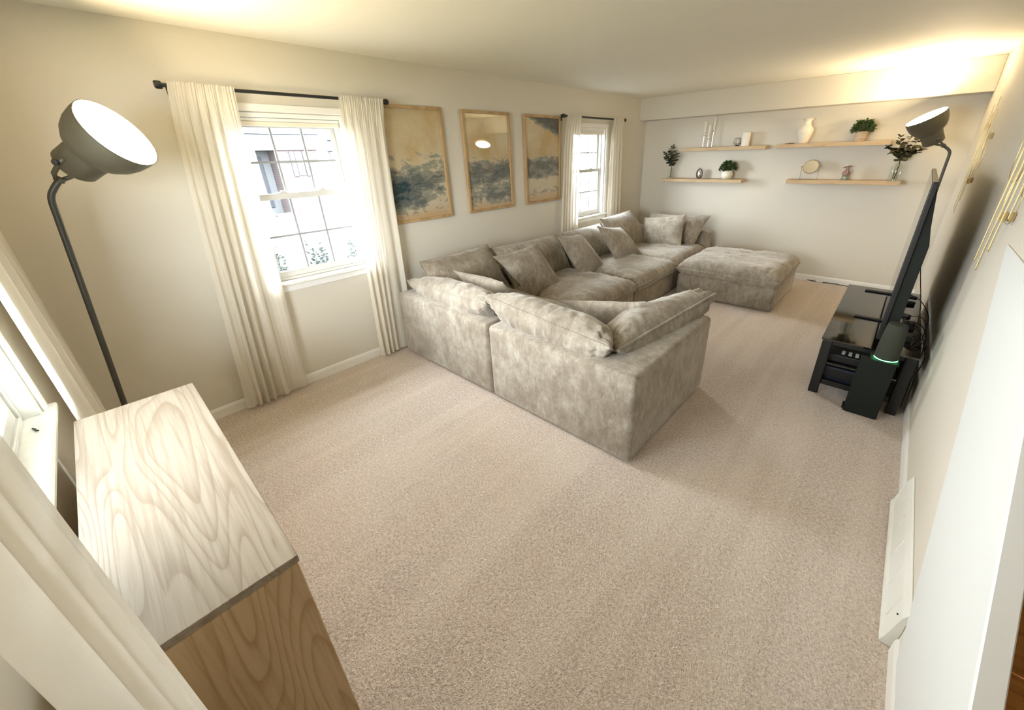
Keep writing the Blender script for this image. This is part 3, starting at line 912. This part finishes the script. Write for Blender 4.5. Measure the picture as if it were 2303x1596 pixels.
def glass_vase(label, x, y, z, r, h):
    t = thing('glass_vase', label, 'vase', (x, y, z), 'clear glass bottle vases')
    prof = [(r * .92, 0), (r, .006), (r, h * .62), (r * .93, h * .78), (r * .62, h * .90), (r * .52, h * .95), (r * .58, h)]
    bm = lathe(BM(), prof, 24, cap0=True, cap1=False)
    smooth_angle(obj('bottle', bm, M['clear'], t), 60)
    bm = lathe(BM(), [(r * .9, .002), (r * .9, .012), (.001, .013)], 20, cap1=False)
    smooth_angle(obj('thick_base', bm, M['clear'], t), 40)
    return t

def eucalyptus(label, x, y, z, tips, vase_h, lm, seed, lsz):
    rnd = random.Random(seed)
    t = thing('eucalyptus_bunch', label, 'branch', (x, y, z), 'eucalyptus branches in glass vases')
    me = leaf_mesh('leaf', lsz, lsz * .86, lm)
    for i, tip in enumerate(tips):
        tip = Vector(tip)
        b = Vector((rnd.uniform(-.02, .02), rnd.uniform(-.015, .015), .014))
        nk = Vector((rnd.uniform(-.008, .008), rnd.uniform(-.008, .008), vase_h + .01))
        mid = nk * .45 + tip * .55 + Vector((tip.x * .12, 0, .02))
        path = spline([b, nk, mid, tip], 8)
        st = obj('stem', tube(BM(), path, .0022, 5, radii=[.0026 - .0014 * k / len(path) for k in range(len(path))]), M['stem'], t, True)
        m0 = 9
        for k in range(m0, len(path), 2):
            for s in (-1, 1):
                lf = bpy.data.objects.new('leaf', me)
                link(lf, t)
                lf.location = path[k] + Vector((0, 0, rnd.uniform(-.006, .006)))
                sc = rnd.uniform(.75, 1.15) * (1.0 if k < len(path) - 4 else .75)
                lf.scale = (sc, sc, sc)
                az = rnd.uniform(-.7, .7) + (0 if s > 0 else math.pi)
                lf.rotation_euler = (rnd.uniform(-.9, .9), rnd.uniform(-.9, .3), az)
    return t

def foliage(bm, n, rx, rz, cz, seed, ls):
    rnd = random.Random(seed)
    for _ in range(n):
        a = rnd.uniform(0, 6.283); rr = math.sqrt(rnd.random())
        hh = rnd.random()
        env = math.sqrt(max(.08, 1 - (hh * .95) ** 2))
        p = Vector((math.cos(a) * rr * rx * env, math.sin(a) * rr * rx * env, cz + hh * rz * rnd.uniform(.7, 1.05)))
        d = Vector((math.cos(a) * rr, math.sin(a) * rr, rnd.uniform(-.2, .9))).normalized()
        u = frame_of(d)[0]
        u = (u * math.cos(a * 3) + d.cross(u) * math.sin(a * 3)) * ls * .32
        q = [p, p + d * ls * .5 + u, p + d * ls, p + d * ls * .5 - u]
        bm.faces.new([bm.verts.new(v) for v in q])
    return bm

def stems(bm, n, rx, h, seed):
    rnd = random.Random(seed)
    for _ in range(n):
        a = rnd.uniform(0, 6.283)
        tube(bm, spline([(0, 0, -.03), (math.cos(a) * rx * .3, math.sin(a) * rx * .3, h * .5), (math.cos(a) * rx, math.sin(a) * rx, h * rnd.uniform(.6, 1))], 4), .0015, 4)
    return bm

# lower left shelf
glass_vase('clear glass bottle vase at the left end of the lower left shelf', .545, 6.47, ST['bl'], .045, .155)
eucalyptus('grey-green eucalyptus branches in the left glass vase', .545, 6.47, ST['bl'], [(-.13, -.02, .37), (-.05, .0, .42), (.0, -.03, .46), (.09, .0, .36), (.04, -.06, .33), (-.09, -.05, .30)], .155, M['leaf_euc'], 11, .055)
# oval dark lantern
t = thing('oval_lantern', 'small oval dark metal lantern with a silver front on the lower left shelf', 'lantern', (1.0, 6.46, ST['bl']))
obj('ring', tube(BM(), [(.042 * math.cos(a) * (1 if abs(math.sin(a)) < .75 else .96), 0, .066 + .066 * math.copysign(abs(math.sin(a)) ** .8, math.sin(a))) for a in (2 * math.pi * k / 28 for k in range(28))], .0075, 8, closed=True), M['wire'], t, True)
smooth_angle(obj('candle_cup', lathe(BM(), [(.022, .012), (.026, .02), (.026, .112), (.022, .118)], 20), M['silver'], t), 40)
obj('handle', tube(BM(), [(.018 * math.cos(a), 0, .135 + .014 * math.sin(a)) for a in (math.pi * k / 10 for k in range(11))], .003, 6), M['wire'], t, True)
# white round pot with plant
t = thing('potted_plant', 'leafy green plant in a white round pot on the lower left shelf', 'plant', (1.395, 6.46, ST['bl']), 'small potted plants')
smooth_angle(obj('pot', lathe(BM(), [(.046, 0), (.060, .012), (.074, .04), (.077, .065), (.070, .095), (.060, .108), (.055, .106), (.058, .09)], 28, cap1=True), M['white_ceramic'], t), 60)
obj('stem', stems(BM(), 18, .10, .22, 3), M['stem'], t)
bm = foliage(BM(), 420, .105, .13, .105, 31, .034)
tag(obj('foliage', bm, M['leaf_dark'], t), kind='stuff')
# upper left shelf: candle holders with tapers
for x, h, lab in ((.99, .155, 'silver candle holder of middle height, leftmost of the three'), (1.07, .105, 'shortest silver candle holder, in the middle of the three'), (1.115, .205, 'tallest silver candle holder of the three')):
    y = 6.44 if h == .105 else 6.475
    t = thing('candle_holder', lab, 'candle holder', (x, y, ST['tl']), 'silver taper candle holders')
    smooth_angle(obj('foot', lathe(BM(), [(.028, 0), (.029, .003), (.018, .007), (.005, .010)], 20), M['silver'], t), 40)
    smooth_angle(obj('shaft', lathe(BM(), [(.0045, .008), (.0045, h)], 12), M['silver'], t), 40)
    smooth_angle(obj('cup', lathe(BM(), [(.005, h - .004), (.012, h + .004), (.0135, h + .018), (.012, h + .03), (.010, h + .03), (.010, h + .008)], 16), M['silver'], t), 50)
    c = thing('taper_candle', 'cream taper candle in the ' + {'.155': 'leftmost', '.105': 'shortest', '.205': 'tallest'}['.%03d' % round(h * 1000)] + ' silver holder', 'candle', (x, y, ST['tl'] + h + .0085), 'cream taper candles')
    smooth_angle(obj('wax', lathe(BM(), [(.009, 0), (.0088, .10), (.0075, .165), (.003, .175)], 12), M['wax'], c), 50)
    obj('wick', lathe(BM(), [(.0008, .174), (.0006, .182)], 5), M['wire'], c)
# wire lantern with candle, and white block candle
t = thing('wire_tealight_holder', 'black wire tealight holder on the upper left shelf', 'candle holder', (1.465, 6.46, ST['tl']))
bm = BM()
lv = [(.020, .004), (.050, .035), (.034, .105)]
N = 8
for k in range(N):
    a = 2 * math.pi * k / N
    tube(bm, [(r * math.cos(a), r * math.sin(a), z) for r, z in lv], .0018, 4)
for r, z in lv:
    tube(bm, [(r * math.cos(2 * math.pi * k / N), r * math.sin(2 * math.pi * k / N), z) for k in range(N)], .0018, 4, closed=True)
obj('cage', bm, M['wire'], t)
smooth_angle(obj('cup', lathe(BM(), [(.016, .0025), (.020, .006), (.021, .02), (.018, .022)], 16), M['wire'], t))
c = thing('tealight_candle', 'white candle inside the black wire holder', 'candle', (1.465, 6.46, ST['tl'] + .0225))
smooth_angle(obj('wax', lathe(BM(), [(.015, 0), (.015, .055), (.012, .058)], 16), M['wax'], c))
t = thing('pillar_candle', 'wide white pillar candle on the upper left shelf', 'candle', (1.565, 6.47, ST['tl']))
smooth_angle(obj('wax', lathe(BM(), [(.046, 0), (.050, .004), (.050, .160), (.046, .166), (.02, .164)], 28), M['wax'], t), 40)
obj('wick', lathe(BM(), [(.001, .163), (.0008, .174)], 5), M['wire'], t)
# upper right shelf: cream vase, potted plant, flat dish
t = thing('ceramic_vase', 'tall cream vase with a flared neck on the upper right shelf', 'vase', (2.248, 6.465, ST['tr']))
smooth_angle(obj('body', lathe(BM(), [(.042, 0), (.046, .005), (.058, .05), (.078, .105), (.084, .14), (.076, .17), (.052, .195), (.040, .215), (.038, .235), (.046, .258), (.060, .275), (.056, .276), (.040, .255), (.033, .235)], 32, cap1=True), M['cream_ceramic'], t), 60)
smooth_angle(obj('collar', lathe(BM(), [(.0405, .205), (.046, .210), (.046, .217), (.0395, .222)], 28, cap0=False, cap1=False), M['cream_ceramic'], t), 60)
t = thing('trinket_dish', 'thin dark dish lying at the left end of the upper right shelf', 'dish', (2.105, 6.45, ST['tr']))
smooth_angle(obj('plate', lathe(BM(), [(.03, 0), (.052, .002), (.056, .007), (.052, .006), (.03, .0035)], 24), M['brass'], t), 50)
obj('knob', lathe(BM(), [(.006, .0035), (.008, .008), (.004, .012)], 10), M['brass'], t)
t = thing('potted_plant', 'leafy green plant in a tan pot on the upper right shelf', 'plant', (2.815, 6.465, ST['tr']), 'small potted plants')
smooth_angle(obj('pot', lathe(BM(), [(.050, 0), (.052, .004), (.058, .05), (.064, .104), (.060, .104), (.054, .088)], 28), M['basket'], t), 50)
smooth_angle(obj('pot_band', lathe(BM(), [(.0565, .030), (.0585, .033), (.0592, .040), (.058, .044)], 28, cap0=False, cap1=False), M['basket'], t), 50)
obj('stem', stems(BM(), 18, .10, .20, 5), M['stem'], t)
tag(obj('foliage', foliage(BM(), 420, .108, .125, .098, 37, .036), M['leaf_dark'], t), kind='stuff')
# lower right shelf
t = thing('tabletop_mirror', 'round brass-rimmed mirror on a wire stand on the lower right shelf', 'mirror', (2.395, 6.46, ST['br']))
ctr = Vector((0, 0, .150))
obj('rim', tube(BM(), [ctr + Vector((.082 * math.cos(a), .387 * .082 * math.sin(a), .922 * .082 * math.sin(a))) for a in (2 * math.pi * k / 40 for k in range(40))], .0035, 6, closed=True), M['brass'], t, True)
smooth_angle(obj('glass', lathe(BM(), [(.0795, -.002), (.0795, .002)], 40, ctr, (0, 1, -.42)), M['mirror'], t), 30)
bm = BM()
tube(bm, [(-.085, 0, .150), (-.094, 0, .150), (-.094, 0, .004), (.094, 0, .004), (.094, 0, .150), (.085, 0, .150)], .0028, 6)
tube(bm, [(-.094, -.045, .0035), (-.094, .045, .0035)], .003, 6); tube(bm, [(.094, -.045, .0035), (.094, .045, .0035)], .003, 6)
obj('stand', bm, M['brass'], t, True)
for s in (-1, 1):
    smooth_angle(obj('pivot_knob', lathe(BM(), [(.004, 0), (.006, .003), (.006, .010), (.003, .013)], 10, (.094 * s, 0, .150), (s, 0, 0)), M['brass'], t))
t = thing('glass_figurine', 'small pink and green glass vase with a bow-shaped top on the lower right shelf', 'ornament', (2.775, 6.465, ST['br']))
smooth_angle(obj('foot', lathe(BM(), [(.038, 0), (.041, .004), (.034, .03), (.036, .05), (.041, .062)], 24), M['greenglass'], t), 60)
smooth_angle(obj('body', lathe(BM(), [(.041, .062), (.043, .074), (.038, .09), (.024, .104), (.016, .12), (.018, .14), (.014, .146)], 24), M['pinkglass'], t), 60)
bm = BM()
for s in (-1, 1):
    bmesh.ops.create_uvsphere(bm, u_segments=14, v_segments=8, radius=1, matrix=Matrix.Translation((s * .022, 0, .150 + .004 * s)) @ Matrix.Rotation(s * .25, 4, 'Y') @ Matrix.Diagonal((.026, .014, .009, 1)))
obj('bow', bm, M['pinkglass'], t, True)
glass_vase('clear glass bottle vase at the right end of the lower right shelf', 3.235, 6.45, ST['br'], .062, .185)
eucalyptus('olive eucalyptus branches in the right glass vase, below the far lamp', 3.235, 6.45, ST['br'], [(-.15, -.02, .36), (-.06, -.05, .45), (.02, .0, .45), (.10, -.04, .43), (.17, .0, .35), (-.07, -.07, .31), (.07, -.09, .31)], .185, M['leaf_euc_warm'], 13, .062)

# ---------------------------------------------------------------- TV stand, TV and gear
t = thing('tv_stand', 'black glass-topped television stand against the right wall', 'tv stand', (3.45, 4.18, 0))
LX0, LX1, LY0, LY1, LZ = 3.185, 3.715, 3.39, 4.97, .45
ob = lambda *a, **k: loc_box(t, *a, **k)
obj('glass_top', ob(LX0, LX1, LY0, LY1, LZ - .012, LZ, .002), M['blackglass'], t)
for i, (a, b) in enumerate(((LX0 + .008, LY0 + .008), (LX1 - .068, LY0 + .008), (LX0 + .008, LY1 - .058), (LX1 - .068, LY1 - .058))):
    obj('leg', ob(a, a + .06, b, b + .05, 0, LZ - .0125, .006, 2), M['black'], t)
obj('middle_shelf', ob(LX0 + .03, LX1 - .03, LY0 + .03, LY1 - .03, .245, .257, .002), M['blackglass'], t)
obj('bottom_shelf', ob(LX0 + .03, LX1 - .03, LY0 + .03, LY1 - .03, .082, .112, .003), M['black'], t)
obj('end_rail', ob(LX0 + .07, LX1 - .07, LY0 + .012, LY0 + .029, .085, .125, .003), M['black'], t)
obj('top_rail', ob(LX0 + .07, LX1 - .07, LY0 + .012, LY0 + .029, LZ - .045, LZ - .0125, .003), M['black'], t)
obj('back_bar', ob(LX1 - .030, LX1 - .014, LY0 + .06, LY1 - .06, LZ - .09, LZ - .013, .003), M['black'], t)

t = thing('console_box', 'dark blue-black media box on the lower shelf of the television stand', 'media box', (3.38, 3.62, .1125))
obj('shell', bbox(-.145, .145, -.17, .17, 0.0, .105, .006, 2), M['navy'], t)
obj('vent', bbox(-.10, .10, -.174, -.1705, .03, .08, .001, 1), M['black'], t)
t = thing('game_console', 'black game console with white stripes on the middle shelf', 'media box', (3.37, 3.60, .2575))
obj('shell', bbox(-.13, .13, -.14, .14, 0, .06, .008, 2), M['black'], t)
for i in range(3):
    obj('white_stripe', bbox(-.05 + i * .04, -.03 + i * .04, -.11 - .0 * i, -.04, .0602, .0622, .0005, 1), M['whitecable'], t)

# television
t = thing('television', 'large flat television seen edge-on above the black stand', 'television', (3.49, 4.20, .4505))
yaw = math.atan2(.020, 1.69)
t.rotation_euler = (0, 0, -yaw)
hw = .845
z0, z1 = .085, 1.055
bm = bev(box(BM(), -.012, .014, -hw, hw, z0, z1), .004, 2)
obj('bezel', bm, M['black'], t)
obj('screen', box(BM(), -.0135, -.0122, -hw + .008, hw - .008, z0 + .014, z1 - .008), M['screen'], t)
bm = prism(BM(), [(.0142, z0 + .02), (.060, z0 + .03), (.072, z0 + .10), (.072, z0 + .62), (.050, z0 + .72), (.020, z1 - .05), (.0142, z1 - .03)], 'Y', -hw + .01, hw - .01)
bev(bm, .006, 2)
smooth_angle(obj('back_shell', bm, M['charcoal'], t), 35)
for fy in (-.19, .62):
    bm = box(BM(), -.175, .19, fy - .02, fy + .02, .0005, .012)
    box(bm, -.004, .03, fy - .02, fy + .02, .0122, .10)
    bev(bm, .003, 1)
    obj('foot', bm, M['black'], t)

# speaker on its own stand at the near end
t = thing('speaker_stand', 'black plate stand carrying the cylinder speaker in front of the television stand', 'speaker stand', (3.515, 3.32, 0))
obj('base_plate', bbox(-.10, .10, -.03, .065, 0, .012, .003, 1), M['black'], t)
obj('column', bbox(-.09, .095, -.06, -.031, .0005, .432, .004, 1), M['charcoal'], t)
obj('top_plate', bbox(-.045, .10, -.105, .02, .4325, .444, .003, 1), M['charcoal'], t)
t = thing('cylinder_speaker', 'black tapered cylinder speaker with a glowing green ring at its foot', 'speaker', (3.545, 3.277, .4445))
smooth_angle(obj('body', lathe(BM(), [(.055, .0085), (.061, .012), (.060, .09), (.052, .22), (.046, .243), (.034, .247)], 36), M['speaker_cloth'], t), 40)
smooth_angle(obj('foot', lathe(BM(), [(.052, 0), (.057, .002), (.057, .0055), (.05, .006)], 36), M['black'], t), 40)
smooth_angle(obj('light_ring', lathe(BM(), [(.054, .0061), (.0605, .0064), (.0605, .0082), (.054, .0084)], 36), M['green_led'], t), 40)

# small gear and cables on the back of the stand
for lab, x, y, rz, s in (('black streaming stick on the back edge of the television stand, furthest of the small devices', 3.66, 4.60, .3, (.05, .018, .013)),
                         ('black remote control lying beside the television foot', 3.63, 4.22, -.6, (.075, .022, .010)),
                         ('black power brick behind the television screen', 3.66, 3.98, .1, (.06, .035, .022)),
                         ('small black network box behind the cylinder speaker', 3.645, 3.70, .05, (.075, .05, .02))):
    t = thing({'b': 'small_device'}.get(lab[0], 'small_device'), lab, 'device', (x, y, .4505))
    t.rotation_euler = (0, 0, rz)
    obj('shell', bbox(-s[0], s[0] * .2, -s[1], s[1], 0, s[2] * 2, .004, 2), M['black'], t)
    obj('button', bbox(-s[0] * .6, -s[0] * .35, -s[1] * .3, s[1] * .3, s[2] * 2, s[2] * 2 + .002, .0005, 1), M['charcoal'], t)
rnd = random.Random(9)
clabs = ['black cable looping highest behind the television', 'black cable drooping from the stand towards the wall', 'black cable coiled beside the cylinder speaker',
         'black cable running down behind the stand to the floor', 'black cable arching out over the back edge of the stand', 'thin black cable tangled at the middle of the stand back']
cpaths = [
    [(3.57, 4.45, .95), (3.64, 4.40, .70), (3.68, 4.25, .56), (3.69, 4.05, .47), (3.72, 3.95, .32), (3.735, 3.9, .10)],
    [(3.62, 4.15, .475), (3.70, 4.00, .53), (3.738, 3.85, .46), (3.742, 3.70, .40), (3.735, 3.62, .46), (3.69, 3.66, .47)],
    [(3.62, 3.78, .50), (3.69, 3.70, .52), (3.74, 3.62, .42), (3.742, 3.52, .40), (3.735, 3.50, .33), (3.738, 3.56, .27), (3.735, 3.44, .12)],
    [(3.60, 3.95, .50), (3.68, 3.85, .50), (3.735, 3.72, .36), (3.73, 3.60, .20), (3.725, 3.5, .02)],
    [(3.61, 4.33, .60), (3.67, 4.20, .60), (3.735, 4.08, .52), (3.738, 3.98, .40), (3.73, 3.92, .25), (3.735, 3.80, .06)],
    [(3.63, 3.88, .475), (3.66, 3.80, .55), (3.72, 3.78, .50), (3.74, 3.68, .35), (3.70, 3.76, .465), (3.66, 3.68, .51)]]
for lab, pts in zip(clabs, cpaths):
    o = Vector(pts[-1])
    t = obj('power_cable', tube(BM(), [p - o for p in spline(pts, 8)], .0032, 6), M['cable'], None, True)
    t.location = o
    tag(t, lab, 'cable', 'cables behind the television')
pts = [(2.66, L - .022, .012), (2.74, L - .020, .010), (2.84, L - .021, .008), (2.95, L - .020, .012), (3.06, L - .022, .006), (3.18, L - .024, .005), (3.4, L - .03, .005)]
t = obj('power_cable', tube(BM(), [Vector(p) - Vector(pts[0]) for p in spline(pts, 6)], .0045, 6), M['cable'], None, True)
t.location = pts[0]
tag(t, 'black power cord lying along the far baseboard right of the ottoman', 'cable')
t = thing('power_adapter', 'small white plug adapter on the cord by the far baseboard', 'adapter', (2.80, L - .035, .0))
obj('shell', bbox(-.035, .035, -.012, .012, 0, .024, .004, 2), M['whitecable'], t)
obj('prong_face', bbox(.0352, .042, -.008, .008, .004, .02, .001, 1), M['trim'], t)

# ---------------------------------------------------------------- wall decor on the right wall
def wall_decor(label, y0, zc, sy, sz, seed):
    t = thing('wire_wall_art', label, 'wall art', (W, y0, zc), 'pair of brass wire wall sculptures')
    X = -.018
    bm = BM()
    def loop(ya, yb, za, zb, x=X, r=.0016):
        c = min(abs(yb - ya), abs(zb - za)) * .28
        P = []
        for (yy, zz, a0) in ((yb - c, zb - c, 0), (ya + c, zb - c, 90), (ya + c, za + c, 180), (yb - c, za + c, 270)):
            for k in range(5):
                a = R(a0 + 90 * k / 4)
                P.append((x, (yy + c * math.cos(a)) * sy, (zz + c * math.sin(a)) * sz))
        b = BM(); tube(b, P, r, 6, closed=True)
        obj('wire_loop', b, M['gold'], t, True)
    loop(-.30, .08, -.14, .16)
    loop(-.06, .26, .02, .34, X - .003)
    loop(-.42, -.20, -.02, .26, X + .003)
    for i, (y, a, b) in enumerate(((-.25, -.12, .42), (-.13, -.28, .50), (.0, -.40, .40), (.12, -.38, .46))):
        loop(y - .012, y + .012, a, b, X - .006 - .002 * (i % 2), .0016)
    for y, z in ((-.20, -.11), (-.02, -.13), (.16, .30), (-.34, .22)):
        bb = bbox(X - .002, -.001, y * sy - .016, y * sy + .016, z * sz - .02, z * sz + .02, .002, 1)
        obj('mount_plate', bb, M['gold'], t)
    return t
wall_decor('brass wire wall sculpture of long loops at the right picture edge', 3.12, 1.50, 1.0, 1.0, 1)
wall_decor('brass wire wall sculpture above the television, nearer the far corner', 5.36, 1.52, 1.0, 1.0, 2)

# ---------------------------------------------------------------- baseboard register
t = thing('floor_register', 'white metal baseboard air register on the right wall near the camera', 'air register', (W, 2.035, 0))
bm = prism(BM(), [(-.0005, 0), (-.040, 0), (-.046, .012), (-.042, .028), (-.034, .034), (-.018, .165), (-.008, .20), (-.0005, .205)], 'Y', -.42, .42)
bev(bm, .003, 1)
obj('housing', bm, M['white_paint_metal'], t)
for i in range(5):
    y = -.32 + i * .16
    bm = prism(BM(), [(-.0335, .045), (-.0365, .045), (-.0215, .155), (-.0185, .155)], 'Y', y - .004, y + .004)
    obj('louver_rib', bm, M['white_paint_metal'], t)
obj('lever', bbox(-.027, -.0225, -.386, -.379, .134, .138, .001, 1), M['charcoal'], t)
# bit of black clip on the near window sill
t = tag(obj('sill_clip', tube(BM(), spline([(0, 0, .004), (.012, .006, .0045), (.03, .010, .0042), (.036, .016, .004)], 4), .003, 6), M['cable'], None, True), 'tiny black clip lying on the near window sill', 'clip')
t.location = (1.12, NW - .022, NZ0 + .012)

# ================================================================ outside
M['brick'] = None
bt = NT('red_brick')
bsep = bt.n('ShaderNodeSeparateXYZ', ins={0: bt.co()})
bvec = bt.n('ShaderNodeCombineXYZ', ins={0: bt.math('ADD', bsep.outputs[0], bsep.outputs[1]), 1: bsep.outputs[2]}).outputs[0]
br = bt.n('ShaderNodeTexBrick', ins={'Vector': bvec, 'Color1': (.046, .027, .026, 1), 'Color2': (.038, .023, .022, 1), 'Mortar': (.070, .058, .057, 1), 'Scale': 1.0, 'Mortar Size': .02, 'Brick Width': .30, 'Row Height': .10})
bt.set(Base_Color=br.outputs[0], Roughness=.85)
M['brick'] = bt.m
M['siding'] = plain('white_siding', (.085, .088, .09), .6, .03, 4)
M['shutter'] = plain('slate_shutter', (.017, .019, .025), .6, .1, 20)
M['spout'] = plain('grey_downspout', (.030, .040, .043), .5, .05, 10)
M['glassfar'] = plain('pale_far_glass', (.10, .105, .11), .4, .05, 4)
M['concrete'] = plain('pale_concrete', (.05, .05, .05), .9, .08, 6)
M['mulch'] = plain('brown_mulch', (.05, .035, .04), .95, .3, 20)
M['lawn'] = plain('lawn_grass', (.07, .10, .05), .95, .3, 9)
M['roof'] = plain('grey_shingle', (.11, .12, .13), .9, .12, 12)
M['bush'] = plain('bush_leaf', (.020, .030, .025), .6, .4, 20)
struct('sky_blocker_side', box(BM(), -.75, -.17, NW - WT - .6, L + WT + .6, H + .02, H + .16), M['siding'])  # unseen slab added to block high sky light at the side windows
struct('sky_blocker_near', box(BM(), -.169, 5.5, NW - WT - 1.7, NW - WT - .01, H + .02, H + .16), M['siding'])  # unseen deeper slab, added to keep steep sky light off cabinet top and sill
GZ = -1.4
struct('ground_outside', box(BM(), -45, -.17, -20, 30, GZ - .1, GZ), M['concrete'])
struct('ground_near_side', box(BM(), -.16, 14, -20, NW - WT - .01, GZ - .1, GZ), M['lawn'])
t = thing('neighbour_house', 'brick house with white porch seen through the nearer side window', 'house', (-25.4, 9.0, GZ))
ob2 = lambda x0, x1, y0, y1, z0, z1, b=.01: bbox(x0, x1, y0 - 9, y1 - 9, z0 - GZ, z1 - GZ, b, 1)
obj('brick_wall', ob2(-5, 0, 8.95, 11.35, GZ, 2.39), M['brick'], t)
obj('fascia', ob2(-5.1, .12, 3.0, 11.6, 2.395, 3.25), M['siding'], t)
obj('roof', bev(prism(BM(), [(-6.4, 3.26 - GZ), (2.9, 3.26 - GZ), (-1.8, 5.6 - GZ)], 'X', -5.4, .4), .01, 1), M['roof'], t)
wn = obj('window', ob2(.001, .06, 9.98, 10.38, .95, 2.3), M['siding'], t)
obj('pane', ob2(.061, .07, 10.03, 10.33, 1.0, 2.25, .002), M['glassfar'], wn)
for a in (9.68, 10.42): obj('shutter', ob2(.001, .07, a, a + .27, .90, 2.34), M['shutter'], t)
obj('porch_back_wall', ob2(-5, -1.4, 3.0, 8.94, GZ, 2.39), M['siding'], t)
for a, b in ((6.75, 7.25), (8.05, 8.5)): obj('porch_door', ob2(-1.399, -1.33, a, b, -.9, 2.1), M['shutter'], t)
for a in (6.0, 7.55): obj('porch_column', ob2(-.2, .1, a, a + .34, GZ, 2.39), M['siding'], t)
obj('porch_step', ob2(.11, 1.2, 3.0, 8.9, GZ, GZ + .25), M['concrete'], t)
obj('handrail', bev(tube(BM(), [(.6, -2.4, .9), (1.3, -1.2, .25)], .05, 6), .005, 1), M['siding'], t)
cu = bpy.data.curves.new('house_number', 'FONT'); cu.body = '321'; cu.size = .52; cu.extrude = .01
tx = bpy.data.objects.new('house_number', cu); link(tx)
dg = bpy.context.evaluated_depsgraph_get()
me = bpy.data.meshes.new_from_object(tx.evaluated_get(dg)); bpy.data.objects.remove(tx)
me.materials.clear(); me.materials.append(M['shutter'])
tx = bpy.data.objects.new('house_number', me); link(tx, t)
tx.location = (.132, 9.45 - 9, 2.52 - GZ); tx.rotation_euler = (R(90), 0, R(90))
t = thing('garage', 'pale siding garage with downspout at the right of the nearer side window view', 'building', (-6, 4.0, GZ))
PG = [(0, 0), (0, 8), (-7, 8), (-7, 3.1)]
obj('wall', bev(prism(BM(), PG, 'Z', 0, 3.5), .01, 1), M['siding'], t)
obj('downspout', bbox(.001, .05, .04, .10, 0.02, 3.3, .01, 1), M['spout'], t)
obj('gutter', bbox(.0, .10, -.1, 8, 3.3, 3.38, .01, 1), M['spout'], t)
obj('roof', bev(prism(BM(), [(.3, -.1), (.3, 8.2), (-7.2, 8.2), (-7.2, 3.2)], 'Z', 3.51, 3.9), .01, 1), M['roof'], t)
for i, (x, y, h) in enumerate(((-.95, 1.17, 2.42), (-.98, 1.60, 2.36), (-1.0, 2.04, 2.34), (-1.0, 5.9, 2.3))):
    lab = ['leafy green shrub outside the nearer window, leftmost', 'leafy green shrub outside the nearer window, in the middle', 'leafy green shrub outside the nearer window, at its right', 'leafy green shrub outside the far side window'][i]
    t = thing('shrub', lab, 'shrub', (x, y, GZ), 'shrubs outside the side windows')
    obj('stem', stems(BM(), 10, .12, h * .92, 50 + i), M['stem'], t)
    tag(obj('foliage', foliage(BM(), 3200, .19, h * .60, h * .38, 60 + i, .042), M['bush'], t), kind='stuff')
